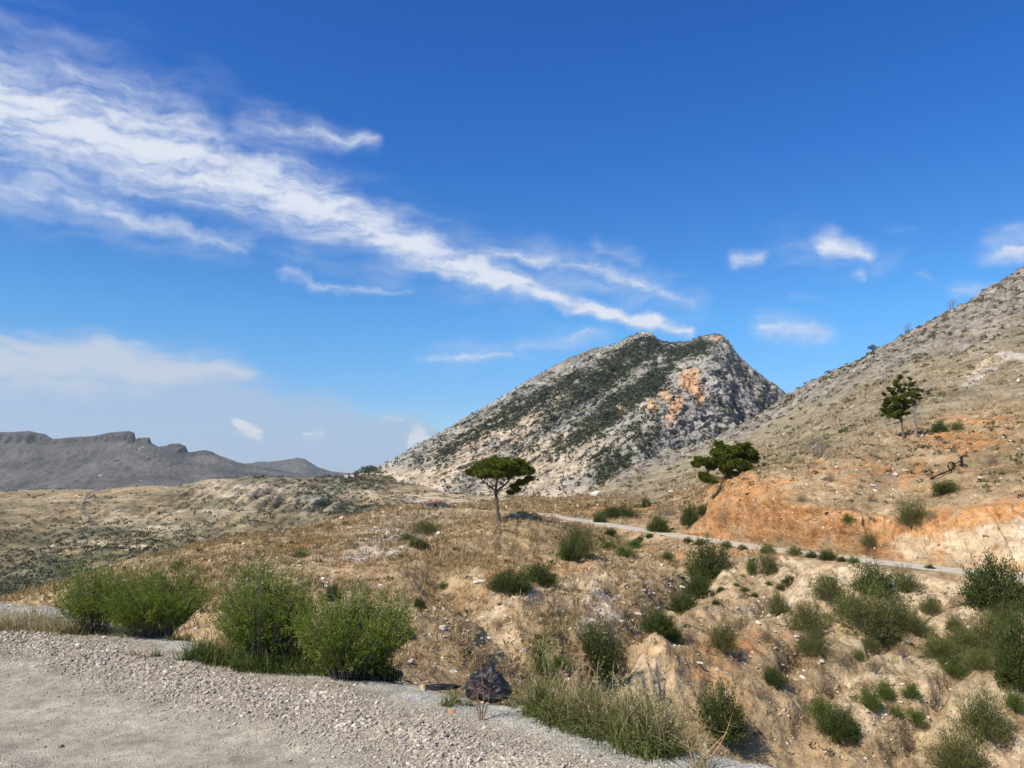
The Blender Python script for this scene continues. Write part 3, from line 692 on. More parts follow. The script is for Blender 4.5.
ev = 'dark evergreen shrubs on the slopes'; ol = 'olive grey shrubs on the eroded slope'; gn = 'fresh green bushes on the dry slope'; br = 'dried brown bushes on the slope'; rd = 'green tufts growing along the dirt track'
SH = [
 ('D', 709, 580, 46, 38, 'large dark evergreen shrub below the dirt track, beside two orange rocks', ev), ('D', 697, 594, 26, 22, 'dark shrub right under the large one below the dirt track', ev),
 ('D', 684, 610, 30, 20, 'dark low shrub in the middle of the dark chain running down to the gully', ev), ('D', 660, 631, 34, 22, 'dark shrub at the lower end of the dark chain near the gully', ev),
 ('O', 767, 574, 22, 26, 'upright olive grey bush just below the track beside sandy spoil', ol), ('O', 829, 600, 32, 29, 'round olive bush alone on pale sand below the track', ol),
 ('D', 875, 594, 40, 30, 'dark green shrub with a pale plastic scrap, over the wide olive thicket', ev), ('O', 872, 632, 70, 44, 'wide olive thicket in the middle of the sandy slope', ol),
 ('O', 905, 590, 30, 22, 'olive bush just right of the dark shrub near the track', ol), ('D', 995, 606, 60, 48, 'big dark evergreen shrub where the dirt track ends at the right', ev),
 ('O', 807, 630, 40, 30, 'olive bush spreading left of the wide thicket', ol), ('O', 778, 614, 20, 24, 'slim olive bush beside the heap of pale stones', ol),
 ('O', 725, 652, 30, 32, 'olive bush standing alone in brown stony grass', ol), ('O', 813, 655, 32, 24, 'olive bush under the left arm of the wide thicket', ol),
 ('O', 917, 633, 32, 24, 'olive bush touching the right side of the wide thicket', ol), ('O', 943, 657, 46, 30, 'broad olive bush halfway down the right sandy slope', ol),
 ('O', 990, 650, 46, 40, 'olive thicket right below the big dark shrub', ol), ('O', 954, 630, 18, 16, 'small olive bush between two broad ones on the sandy slope', ol),
 ('D', 1022, 690, 46, 74, 'tall dark shrub cut by the right edge of the picture', ev), ('D', 774, 683, 24, 19, 'small dark shrub alone in the brown grass', ev),
 ('D', 721, 736, 50, 46, 'dark leafy shrub just beyond the edge of the gravel', ev), ('D', 838, 737, 40, 30, 'dark shrub with a fresh green bush on its left', ev),
 ('G', 820, 720, 24, 22, 'fresh green bush leaning on the left of a dark shrub', gn), ('G', 872, 709, 22, 20, 'fresh green bush, lower of a touching pair', gn), ('G', 886, 699, 18, 17, 'fresh green bush, upper of a touching pair', gn),
 ('G', 910, 698, 20, 16, 'fresh green bush just right of the touching pair', gn), ('G', 897, 718, 14, 12, 'tiny green bush left of a fresh green bush on stony sand', gn), ('G', 914, 725, 20, 18, 'fresh green bush low on the stony sand', gn),
 ('O', 985, 738, 48, 46, 'large olive bush at the lower right of the sandy slope', ol), ('O', 960, 772, 52, 44, 'large dark olive bush cut by the bottom edge of the picture', ol),
 ('G', 1014, 712, 18, 20, 'bright green bush in front of the tall dark shrub at the right', gn), ('G', 952, 676, 28, 18, 'low yellowish green bush under the broad olive one', gn),
 ('O', 870, 651, 18, 18, 'little olive bush hanging below the wide thicket', ol), ('G', 858, 658, 12, 9, 'little green tuft below the wide thicket', gn), ('B', 876, 672, 24, 16, 'dried brown bush below the wide olive thicket', br),
 ('D', 788, 584, 16, 11, 'flat dark tuft on the sandy spoil below the track', ev), ('G', 752, 573, 12, 17, 'narrow green tuft left of the upright olive bush', gn),
 ('D', 598, 677, 42, 52, 'tall dark green shrub standing in the gully before the pale rock face', ev),
 ('D', 512, 592, 40, 22, 'long dark shrub lying along the slope below the pine', ev), ('D', 538, 582, 44, 22, 'right half of the long dark thicket below the pine', ev), ('O', 500, 590, 24, 18, 'dull olive bush at the left end of the long dark thicket', ol),
 ('O', 577, 557, 38, 36, 'rounded grey green bush just below the start of the track', ol), ('D', 570, 560, 22, 20, 'darker shrub at the foot of the rounded grey green bush', ev),
 ('G', 674, 641, 18, 15, 'yellowish green bush right below the dark chain', gn), ('G', 543, 674, 22, 14, 'low light green bush on the gully floor', gn), ('G', 560, 668, 20, 16, 'light green bush among pale gully stones', gn), ('G', 552, 686, 24, 10, 'flat light green patch of bush on the gully floor', gn),
 ('D', 617, 515, 40, 14, 'low wide dark shrub above the track on orange soil', ev), ('D', 600, 521, 14, 9, 'small dark shrub on the upper edge of the track', ev), ('D', 646, 506, 10, 10, 'tiny dark shrub on the flat beyond the track', ev),
 ('B', 667, 515, 26, 12, 'brown grey shrub on the flat beyond the track', br), ('D', 659, 531, 22, 17, 'dark shrub just above the track, left of the orange bank', ev), ('D', 690, 524, 22, 20, 'dark shrub against the left end of the orange bank', ev), ('D', 702, 514, 14, 12, 'small dark shrub on the left flank of the orange bank', ev),
 ('G', 608, 548, 22, 10, 'low green bush on the shoulder below the track, first from the left', gn), ('G', 625, 555, 26, 12, 'low green bush below the track, widest of its row', gn), ('G', 634, 546, 18, 9, 'low green bush touching the lower edge of the track', gn), ('G', 669, 558, 14, 8, 'low green tuft alone on orange soil below the track', gn),
 ('B', 498, 548, 12, 9, 'small brown bush below the pine', br), ('B', 511, 555, 11, 12, 'brown bush just right of another below the pine', br), ('G', 848, 522, 16, 10, 'yellow green tuft on the rough face of the bank', gn),
 ('O', 912, 523, 32, 26, 'olive bush at the edge between the smooth and the rough bank', ol), ('D', 946, 493, 26, 12, 'dark flat shrub under the charred roots', ev), ('O', 870, 547, 18, 14, 'small olive bush at the foot of the orange bank', ol),
 ('D', 938, 432, 15, 12, 'dark round bush just right of the pair of thin pines', ev), ('O', 957, 431, 14, 10, 'dull little bush two steps right of the pair of thin pines', ol),
 ('D', 332, 600, 16, 16, 'dark bush on the brown hillside above the roadside bushes', ev), ('G', 442, 589, 11, 7, 'bright green tuft on the brown hillside left of the gully', gn), ('D', 421, 608, 12, 11, 'small dark bush on the brown hillside beside white rocks', ev),
 ('G', 411, 641, 13, 12, 'green tuft at the foot of the hillside right of the roadside bushes', gn), ('D', 178, 567, 12, 8, 'small dark bush on the left crest of the brown hillside', ev), ('D', 434, 507, 12, 4, 'dark bush in front of the ruined hut', ev), ('O', 300, 556, 16, 9, 'olive bush on the far left crest above orange soil', ol),
 ('O', 962, 648, 38, 28, 'olive bush left of the thicket under the big dark shrub', ol), ('O', 978, 668, 30, 26, 'olive bush at the lower left corner of the right edge thicket', ol), ('O', 1006, 664, 36, 32, 'olive bush pressed against the tall dark shrub at the right edge', ol), ('O', 1004, 628, 34, 26, 'olive bush directly under the big dark shrub by the right edge', ol),
 ('O', 930, 612, 22, 18, 'small olive bush alone between the wide thicket and the big dark shrub', ol), ('O', 897, 624, 40, 28, 'olive bush filling the right end of the wide thicket', ol), ('O', 850, 616, 34, 26, 'olive bush filling the left end of the wide thicket', ol), ('O', 884, 643, 30, 22, 'olive bush at the lower rim of the wide thicket', ol),
 ('O', 425, 532, 30, 14, 'olive bush among grey rubble left of the pine', ol), ('O', 408, 540, 22, 10, 'olive bush at the left side of the grey rubble', ol), ('D', 420, 548, 20, 9, 'dark bush at the foot of the grey rubble', ev),
]
for (k, x, y, w, h, lab, g) in SH: put_shrub(k, x, y, w, lab, h, g)
for (x, y, w) in ((725, 546, 12), (742, 548, 9), (768, 551, 14), (795, 554, 16), (812, 556, 12), (828, 558, 18), (842, 560, 10), (853, 562, 12), (700, 543, 12), (688, 541, 10), (650, 536, 9), (720, 590, 8), (735, 585, 7), (744, 592, 9), (756, 596, 8), (716, 603, 8), (767, 585, 8), (780, 590, 9), (612, 534, 12), (640, 540, 10), (930, 568, 10)):
    put_shrub('G' if x % 2 else 'D', x, y, w, 'small green tuft at the edge of the dirt track', w * .55, rd, 'tuft')
for (x, y, w) in ((765, 640, 22), (740, 630, 20), (690, 640, 18), (840, 665, 26), (825, 690, 22), (760, 700, 22), (900, 655, 20), (935, 700, 18), (905, 745, 20), (880, 745, 18), (500, 628, 14), (450, 600, 18), (410, 560, 14), (540, 545, 14), (575, 590, 18), (590, 620, 16), (660, 600, 14), (350, 545, 12), (250, 560, 12), (230, 575, 12), (830, 480, 14), (870, 500, 16), (990, 465, 18), (930, 520, 16), (800, 500, 12), (480, 660, 18)):
    put_shrub('B', x, y, w, 'low dried brown bush on the open slope', w * .6, 'low dried bushes scattered over the slope', 'bush')

# ---------------- trees
def pine(name, base_px, Y, trunks, limbs, lobes, label, group=None, cat='tree', tuft=.55, dens=1.0, bark=None, bare=(), seed=1, base=None, needle=(.24, .085)):
    """trunk, limbs and foliage pads; offsets in metres are taken from the size the tree has at its distance"""
    r = np.random.default_rng(seed)
    b0 = hit(*base_px) if base is None else base
    Y = b0[1]; k = Y / F
    root = empty(name, b0); tag(root, label, cat, group)
    def loc(px, py, d=0): return np.array([(px - base_px[0]) * k, d, -(py - base_px[1]) * k])
    tr = []
    tb = Bag()
    for (pts, r0, r1) in trunks:
        P3 = np.array([loc(*p) for p in pts]); n = 14
        tt = np.linspace(0, len(P3) - 1, n); P3 = np.stack([np.interp(tt, range(len(P3)), P3[:, c_]) for c_ in range(3)], 1)
        P3 = smooth1(P3, 1, 0); P3[:, :2] += r.normal(size=(n, 2)) * .02
        P3[0, 2] -= .25
        rad_ = np.linspace(r0, r1, n); rad_[0] *= 1.5; rad_[1] *= 1.15
        V, Fq = tube(P3, rad_, 9); tb.add(V, Fq, .4); tr.append(P3)
    tb.build('trunk', bark or m_bark, root, True)
    allt = np.concatenate([t_[3:] for t_ in tr])
    lb = Bag(); leafC = []; leafA = []; tone = []
    def limb(a, b, r0, r1, sag=.12):
        n = 7; tt = np.linspace(0, 1, n)[:, None]
        L_ = np.linalg.norm(b - a); m_ = (a + b) / 2 + np.array([0, 0, -sag * L_]) + r.normal(size=3) * .06 * L_
        pts = a * (1 - tt) ** 2 + 2 * m_ * tt * (1 - tt) + b * tt ** 2
        V, Fq = tube(pts, np.linspace(r0, r1, n), 5); lb.add(V, Fq, r.random()); return pts
    for (px, py, rp, d) in lobes:
        rp = rp * 1.18
        c0 = loc(px, py, d); rr = rp * k
        a = allt[np.argmin(np.linalg.norm(allt - (c0 - np.array([0, 0, rr * .9])), axis=1) + .4 * np.maximum(allt[:, 2] - c0[2] + rr * .3, 0))]
        pts = limb(a, c0, .035 + .02 * rr, .015)
        for q in range(int(max(3, dens * 9 * (rr / .6) ** 1.3))):
            v = r.normal(size=3); v /= np.linalg.norm(v); v *= r.random() ** .33 * rr * np.array([1.15, 1.15, .62])
            c1 = c0 + v
            limb(pts[int(r.integers(3, 7))], c1, .018, .006, .02)
            n = int(150 * dens ** .3)
            D = unit(r.normal(size=(n, 3)) + np.array([0, 0, .5])); rad2 = tuft * (.45 + .55 * r.random((n, 1)))
            leafC.append(c1 + D * rad2 * np.array([.62, .62, .34]) * r.random((n, 1)) ** .5); leafA.append(unit(D + np.array([0, 0, .5])))
            tone.append(np.clip(r.normal(.5, .15) + .2 * r.normal(size=n), 0, 1))
    for (x0, y0, x1, y1, d) in bare:
        e_ = loc(x1, y1, d); p_ = limb(loc(x0, y0, 0), e_, .04, .012, -.05)
        for q in range(4): limb(p_[int(r.integers(2, 7))], e_ + r.normal(size=3) * .35, .012, .005, 0)
    lb.build('limbs', bark or m_bark, root, True)
    C = np.concatenate(leafC); A = np.concatenate(leafA)
    V, Fq, a = leaves(C, A, needle[0] * (.6 + .7 * r.random(len(C))), needle[1], r, np.concatenate(tone))
    mk('crown', V, Fq, m_pin, root, {'tone': a})
    return root

pine('umbrella_pine', (497, 521), 0, [([(497, 521), (496.5, 508), (495.5, 497), (494.5, 491), (495.5, 484), (496, 474)], .23, .09), ([(495, 492), (500, 488), (506, 483), (510, 477)], .14, .07), ([(495, 491), (490, 487), (484, 483), (478, 477)], .10, .05)],
     None, [(475, 472, 6, 0), (481, 468, 7, .6), (483, 474, 6, -1), (489, 465, 7.5, 0), (493, 470, 8, 1.2), (497, 464, 8, -.6), (503, 468, 8, .5), (500, 473, 7, -1.4), (508, 464, 7, 0), (513, 467, 8, .8), (519, 464, 5.5, 0), (516, 471, 7, -.9), (523, 470, 6.5, .2), (528, 472, 4, 0), (508, 473, 6, 1.5),
       (470, 473, 3.5, 0), (487, 472, 6, 1.8), (505, 466, 7, -1.8), (520, 483, 4.2, .3), (527, 480, 3.6, 0), (514, 487, 3, -.2), (509, 493, 2.2, .2), (516, 490, 2.5, .1), (495, 476, 4, 0)],
     'lone umbrella pine with a flat dark crown on the brown knoll', cat='pine tree', tuft=.44, dens=2.6, needle=(.2, .055), bare=[(494, 492, 476, 489, -.3), (494, 492, 482, 493, .4), (497, 486, 504, 492, -.5)], seed=3)
pb = P(741, 487, hit(741, 478)[1] + 2.5)
pine('leaning_pine', (741, 487), 0, [([(741, 487), (737, 480), (733, 473), (727, 467), (719, 463)], .2, .08), ([(737, 481), (741, 472), (745, 464), (747, 458)], .13, .06)],
     None, [(747, 454, 8, 0), (740, 450, 7, .6), (752, 460, 6, .2), (733, 452, 7, -.5), (737, 458, 9, .5), (727, 450, 6, .3), (724, 458, 8, -.4), (716, 453, 4.5, 0), (730, 464, 8, -.7), (718, 464, 6, .2), (708, 462, 6, 0), (701, 464, 5.5, .3), (699, 460, 3.5, 0), (727, 471, 5, .1), (746, 467, 6, .5), (741, 466, 6, -.8), (733, 475, 4, 0), (708, 478, 5, .2), (711, 481, 4, -.2), (705, 475, 3.4, .1), (713, 468, 4, .4), (722, 445, 4, .2), (744, 447, 5, -.4)],
     'dense leaning pine half hidden behind the top of the orange bank', cat='pine tree', tuft=.36, seed=5, dens=3.0, base=pb, needle=(.15, .05))
pine('thin_pine', (905, 437), 0, [([(905, 437), (904.5, 428), (903.5, 418), (902, 406), (903, 394), (904, 384), (904, 376)], .12, .03)],
     None, [(904, 376, 2.2, 0), (902, 384, 3, .1), (895, 388, 2.8, 0), (899, 392, 3.2, .3), (906, 389, 3.5, .2), (896, 399, 3.6, 0), (903, 400, 4.5, -.2), (889, 398, 2.2, 0), (891, 403, 3.4, .3), (898, 406, 4, 0), (892, 409, 3.8, .2), (893, 414, 3.2, 0), (899, 411, 3.4, -.3), (885, 409, 1.8, 0), (885, 414, 1.6, 0), (907, 407, 3.2, .3), (904, 412, 3, 0), (900, 396, 3, -.5), (907, 395, 2.6, -.3), (897, 404, 3, -.4), (909, 401, 2.8, .5), (900, 380, 1.8, 0), (888, 393, 1.6, .2), (901, 416, 2.2, .3), (908, 413, 2, -.4)],
     'left one of the two thin pines, with the fuller dark crown', 'pair of thin pines on the hillside', 'pine tree', tuft=.26, seed=8, dens=2.4, needle=(.14, .06))
pine('thin_pine', (916, 437), 0, [([(916, 437), (916, 428), (915.5, 415), (914.5, 403), (913, 390), (912, 378)], .15, .04), ([(915, 410), (920, 403), (926, 396)], .05, .02)],
     None, [(913, 379, 1.8, 0), (910, 385, 2.4, 0), (914, 390, 3, .2), (911, 395, 3.5, -.2), (917, 396, 2.4, 0), (913, 402, 3.2, .2), (924, 391, 1.5, 0), (921, 399, 1.8, 0), (909, 402, 3, 0), (917, 404, 2, .2), (914, 385, 2.2, .3), (918, 390, 2, -.2), (911, 407, 2.4, .4), (915, 398, 2.4, -.4), (919, 395, 1.6, .3), (916, 383, 1.5, 0), (922, 395, 1.4, .2)],
     'right one of the two thin pines, taller trunk and sparse browned twigs', 'pair of thin pines on the hillside', 'pine tree', tuft=.24, seed=9, dens=2.2, bark=m_gbark,
     bare=[(915, 405, 926, 396, 0), (915, 410, 924, 402, .3), (914, 398, 922, 388, -.2), (915, 415, 908, 408, .2), (916, 420, 921, 414, 0), (914, 392, 918, 384, 0)], needle=(.11, .045))

# small far trees: on the saddle left of the mountain, and on the skylines
def far_tree(seed, mat, bare=False):
    r = np.random.default_rng(seed); root = empty('tree')
    V, Fq = tube(np.array([[0, 0, -.1], [.02, 0, .3], [0, 0, .75]]), [.05, .04, .02], 5); mk('trunk', V, Fq, m_bark, root, {'tone': np.full(len(V), .3)})
    n = 260 if not bare else 90
    D = unit(r.normal(size=(n, 3))); C = D * (r.random((n, 1)) ** .4) * np.array([.42, .42, .36]) + np.array([0, 0, .62])
    V, Fq, a = leaves(C, unit(D + .4 * r.normal(size=D.shape)), .16 if not bare else .2, .09 if not bare else .03, r)
    mk('crown', V, Fq, mat, root, {'tone': a}); return root
def hitC(px, py):
    d2 = (PXC2 - px) ** 2 + (PYC2 - py) ** 2; m = d2.min(); i = np.argmin(np.where(d2 < max(m * 1.5, 3), VC[..., 1], 1e9)); return VC.reshape(-1, 3)[i].copy()
PXC2, PYC2 = proj(VC)
ft = [far_tree(51, m_evg), far_tree(52, m_evg), far_tree(53, m_dry, True)]; used = set()
def put_far(i, p, h, label, group, w=1.0):
    o = ft[i] if i not in used else copy_tree(ft[i]); used.add(i)
    s = h * p[1] / F; o.location = p; o.scale = (s * w, s * w, s); o.rotation_euler = (0, 0, random.random() * 6)
    tag(o, label, 'tree', group)
sg = 'trees on the far saddle'
put_far(0, hitC(365, 473), 8, 'leftmost dark tree of the clump on the saddle by the mountain foot', sg, 1.5)
put_far(1, hitC(370, 472), 9, 'middle dark tree of the clump on the saddle by the mountain foot', sg, 1.2)
put_far(0, hitC(374, 471), 8, 'rightmost dark tree of the clump on the saddle by the mountain foot', sg, 1.0)
put_far(1, hitC(357, 475), 6, 'small dark tree alone left of the clump on the saddle', sg, 1.2)
for (x, h, w, lab) in ((873, 6, 1.6, 'dark low tree on the skyline of the right hill, lowest of the skyline trees'), (905, 8, .9, 'left one of two thin trees close together on the right skyline'), (909, 9, .8, 'right one of two thin trees close together on the right skyline'), (949, 8, 1.0, 'bare tree on the upper right skyline, left of its neighbour'), (954, 9, .9, 'bare tree on the upper right skyline, right of its neighbour')):
    j = np.argmin(np.abs(PXB2[-14] - x)); p = VB[-14, j].copy()
    jj = np.where(np.abs(PXB2[-30:, :] - x) < 1.5); ii = np.argmin(PYB2[-30:, :][jj]); p = VB[-30:, :][jj][ii].copy()
    put_far(0 if x == 873 else 2, p + np.array([0, 0, -.2]), h, lab, 'trees on the right hill skyline', w)

# bare grey shrub and charred roots on the bank
def twiggy(name, base, h, n, spread, mat, seed, r0=.03):
    r = np.random.default_rng(seed); root = empty(name, base); b = Bag(); fine = Bag()
    for k in range(n):
        a = r.random() * 6.28; e = np.array([math.cos(a) * spread * r.random(), math.sin(a) * spread * r.random(), h * (.6 + .4 * r.random())])
        tt = np.linspace(0, 1, 7)[:, None]; m_ = e * .5 + r.normal(size=3) * .1 * h; pts = 2 * m_ * tt * (1 - tt) + e * tt ** 2; pts[0, 2] = -.1
        V, Fq = tube(pts, np.linspace(r0, r0 * .3, 7), 4); b.add(V, Fq, r.random())
        for q in range(9):
            s_ = pts[int(r.integers(2, 7))]; e2 = s_ + unit(r.normal(size=3) + np.array([0, 0, .6])) * h * .28
            V, Fq = tube(np.array([s_, (s_ + e2) / 2 + r.normal(size=3) * .03 * h, e2]), [r0 * .4, r0 * .28, r0 * .12], 3); fine.add(V, Fq, r.random())
    b.F += [f + b.n for f in fine.F]; b.V += fine.V; b.A += fine.A; b.n += fine.n
    b.build('branches', mat, root, True); return root
tag(twiggy('bare_shrub', hit(818, 458), 2.0, 16, 1.1, m_gbark, 61), 'leafless grey shrub standing on the crest above the orange bank', 'shrub')
def root_obj(pts, r0, r1, label, seed):
    b0 = hit(*pts[0]); k = b0[1] / F; r = np.random.default_rng(seed)
    P3 = np.array([[(p[0] - pts[0][0]) * k, -.10 - .03 * i, -(p[1] - pts[0][1]) * k] for i, p in enumerate(pts)])
    tt = np.linspace(0, len(P3) - 1, 22); Q = np.stack([np.interp(tt, range(len(P3)), P3[:, q]) for q in range(3)], 1); Q = smooth1(Q, 1.0, 0) + r.normal(size=Q.shape) * .012
    b = Bag(); rr = np.linspace(r0, r1, 22) * (1 + .2 * r.normal(size=22)); V, Fq = tube(Q, rr, 7); b.add(V, Fq, .5)
    for q in range(3):
        s_ = Q[int(r.integers(4, 20))]; e2 = s_ + r.normal(size=3) * .35; V, Fq = tube(np.array([s_, (s_ + e2) / 2, e2]), [r0 * .5, r0 * .35, .01], 5); b.add(V, Fq, .5)
    o = b.build('charred_root', m_char, None, True); o.location = b0; return tag(o, label, 'root', 'charred roots sticking out of the orange bank')
root_obj([(929, 477), (937, 473), (945, 470), (952, 467), (954, 463), (951, 460), (947, 461), (945, 465), (949, 469)], .07, .05, 'charred root looping into a ring on the orange bank', 1)
root_obj([(961, 467), (961, 462), (960.5, 457)], .12, .09, 'short upright charred stump right of the looped root', 2)
root_obj([(971, 431), (979, 435), (984, 435), (988, 441)], .09, .04, 'bent charred root high on the orange bank, left of its neighbour', 3)
root_obj([(993, 435), (997, 440), (998, 443)], .10, .05, 'short charred root high on the orange bank at the right', 4)

# ruined hut on the crest and small houses on the saddle
def boxv(x0, x1, y0, y1, z0, z1):
    V = np.array([[x, y, z] for z in (z0, z1) for (x, y) in ((x0, y0), (x1, y0), (x1, y1), (x0, y1))], float)
    return V, np.array([[0, 3, 2, 1], [4, 5, 6, 7], [0, 1, 5, 4], [1, 2, 6, 5], [2, 3, 7, 6], [3, 0, 4, 7]])
m_wall = tone_mat('grey_block_wall', [(0, (.34, .33, .31)), (1, (.50, .48, .45))], scale=2.5)
m_rust = tone_mat('rusty_roof_sheet', [(0, (.22, .10, .07)), (1, (.32, .17, .12))], scale=2)
m_white = tone_mat('whitewash', [(0, (.7, .69, .66)), (1, (.8, .79, .76))], scale=2)
m_dark = tone_mat('dark_opening', [(0, (.02, .02, .02)), (1, (.03, .03, .03))])
p = hit(437, 507); root = tag(empty('ruined_hut', p), 'low grey ruined hut with a sagging rusty roof on the crest left of the pine', 'hut'); s = p[1] / F
root.rotation_euler = (0, 0, .12)
b = Bag()
for bx in (boxv(-13 * s, 12 * s, -.15, .15, -.5, 5.4 * s), boxv(-13 * s, -13 * s + .3, .15, 3.2, -.5, 5.4 * s), boxv(12 * s - .3, 12 * s, .15, 3.2, -.5, 4.8 * s), boxv(-13 * s, 12 * s, 3.2, 3.5, -.5, 5.6 * s)): b.add(*bx, .6)
w_ = b.build('wall', m_wall, root)
xs = np.linspace(-13.8 * s, 15 * s, 12); rows_ = []
for yy, lift in ((-.55, 0), (1.6, .35), (3.9, .1)):
    rows_.append([[x, yy, 5.6 * s + lift * .4 + .18 * math.exp(-((x + .0) / (5 * s)) ** 2) - .45 * max(0, (x - 5 * s) / (10 * s)) + .03 * math.sin(x * 9)] for x in xs])
Vt = np.array(rows_).reshape(-1, 3); Fg_ = grid_faces(3, 12); Vb = Vt - np.array([0, 0, .12]); n0_ = len(Vt)
ring = list(range(12)) + [23, 35] + list(range(34, 23, -1)) + [12]
side = np.array([[ring[i], ring[(i + 1) % len(ring)], ring[(i + 1) % len(ring)] + n0_, ring[i] + n0_] for i in range(len(ring))])
b = Bag(); b.add(np.concatenate([Vt, Vb]), np.concatenate([Fg_, Fg_[:, ::-1] + n0_, side]), .5); b.build('roof', m_rust, root)
b = Bag(); b.add(*boxv(-4 * s, -1.5 * s, -.17, -.12, 1.5 * s, 4 * s), .3); b.build('window', m_dark, root)
for (x, w, lab) in ((346, 5, 'small white house on the far saddle, left of the other one'), (352, 4, 'small white house on the far saddle, nearer the trees')):
    p = hitC(x, 476); s = p[1] / F; root = tag(empty('house', p), lab, 'house', 'white houses on the far saddle')
    b = Bag(); b.add(*boxv(-w / 2 * s, w / 2 * s, -1.5 * s, 1.5 * s, -2, 3.0 * s), .5); b.build('wall', m_white, root)
    b = Bag(); V = np.array([[-w * .56 * s, -1.8 * s, 3 * s], [w * .56 * s, -1.8 * s, 3 * s], [w * .56 * s, 1.8 * s, 3 * s], [-w * .56 * s, 1.8 * s, 3 * s], [-w * .5 * s, 0, 4 * s], [w * .5 * s, 0, 4 * s]])
    b.add(V, np.array([[0, 1, 5, 4], [2, 3, 4, 5], [3, 2, 1, 0]]), .5); b.add(V, np.array([[0, 4, 3], [1, 2, 5]]), .5); b.build('roof', m_rust, root)
# ================================================================== loose stones, dry grass, scrub
def ico():
    t = (1 + 5 ** .5) / 2
    V = np.array([[-1, t, 0], [1, t, 0], [-1, -t, 0], [1, -t, 0], [0, -1, t], [0, 1, t], [0, -1, -t], [0, 1, -t], [t, 0, -1], [t, 0, 1], [-t, 0, -1], [-t, 0, 1]])
    Fq = np.array([[0, 11, 5], [0, 5, 1], [0, 1, 7], [0, 7, 10], [0, 10, 11], [1, 5, 9], [5, 11, 4], [11, 10, 2], [10, 7, 6], [7, 1, 8], [3, 9, 4], [3, 4, 2], [3, 2, 6], [3, 6, 8], [3, 8, 9], [4, 9, 5], [2, 4, 11], [6, 2, 10], [8, 6, 7], [9, 8, 1]])
    return unit(V), Fq
IV, IF = ico()
def stones_mesh(Pn, size, r, flat=.6):
    n = len(Pn)
    S = size[:, None] * (.55 + .55 * r.random((n, 3))) * np.array([1, 1, flat]) * .5
    V = IV[None] * (1 + .22 * r.normal(size=(n, 12, 1))) * S[:, None, :]
    a = r.random(n) * 6.28; c_, s_ = np.cos(a)[:, None], np.sin(a)[:, None]
    tl = r.normal(size=n)[:, None] * .35
    x = V[..., 0] * c_ - V[..., 1] * s_; y = V[..., 0] * s_ + V[..., 1] * c_; z = V[..., 2] + x * tl
    V = np.stack([x, y, z], -1) + Pn[:, None] + np.array([0, 0, .12]) * size[:, None, None]
    Fq = (IF[None] + (np.arange(n) * 12)[:, None, None]).reshape(-1, 3)
    return V.reshape(-1, 3), Fq
m_stone = tone_mat('loose_limestone', [(0, (.20, .15, .10)), (.35, (.38, .30, .20)), (.7, (.52, .44, .34)), (1, (.74, .70, .63))], scale=14, dist=.02)
m_peb = tone_mat('gravel_stones', [(0, (.13, .11, .085)), (.3, (.24, .205, .16)), (.6, (.38, .335, .275)), (.8, (.48, .39, .30)), (1, (.62, .58, .50))], scale=60, dist=.004)

def pick(V, PX, PY, w, n, r, pad=60, x0=0, x1=1024, y0=0, y1=768):
    """n random points of the sheet V, weighted by w times the area they cover"""
    A = V[:-1, :-1]; B_ = V[:-1, 1:]; C_ = V[1:, :-1]; D_ = V[1:, 1:]
    nrm = np.cross(B_ - A, C_ - A); area = np.linalg.norm(nrm, axis=-1)
    px, py = PX[:-1, :-1], PY[:-1, :-1]
    ok = (px > x0 - pad) & (px < x1 + pad) & (py > y0 - pad) & (py < y1 + pad) & (A[..., 1] > .3)
    W_ = w[:-1, :-1] * area * ok; W_ = W_.ravel() / W_.sum()
    i = r.choice(len(W_), n, p=W_)
    u, v = r.random((2, n, 1)); f = lambda M: M.reshape(-1, 3)[i]
    return f(A) * (1 - u) * (1 - v) + f(B_) * u * (1 - v) + f(C_) * (1 - u) * v + f(D_) * u * v, i

r = np.random.default_rng(101)
YB = VB[..., 1]
clear = 1 - np.clip(roadm * 1.5, 0, 1)
bankm = np.clip(bank + cream * .8, 0, 1)
heaps = blobs([(770, 628, 50, 16, 15), (800, 680, 60, 14, 20, .6), (640, 600, 50, 26, 0, .8), (600, 690, 30, 20, 0, .6), (380, 545, 50, 22, -15, .8), (430, 515, 50, 10, 0, .9), (265, 585, 40, 18, 0, .9), (860, 480, 60, 24, 0, .6), (880, 735, 60, 30, 0, .6), (520, 655, 50, 26, 0, .5), (440, 640, 26, 30, 0, .7), (700, 555, 70, 10, 0, .35), (160, 575, 60, 14, 0, .5), (560, 520, 60, 8, 0, .5)])
nA_ = sstep(-.1, .5, fbm(baseB, 5, 3, .6, off=71))
wst = clear * (.10 + 1.6 * heaps + .35 * nA_) * (tBm > .3) / YB ** 1.25
Pn, _ = pick(VB, PXB2, PYB2, wst, 23000, r)
near = np.clip(Pn[:, 1], 5, 140)
size = .05 + .0028 * near * (.35 + .65 * r.random(len(Pn))) * (1 + 1.0 * r.pareto(3.5, len(Pn)).clip(0, 3))
V, Fq = stones_mesh(Pn, size, r)
tag(mk('rubble', V, Fq, m_stone, attrs={'tone': np.repeat(np.clip(r.normal(.55, .25, len(Pn)), 0, 1), 12)}), kind='stuff')

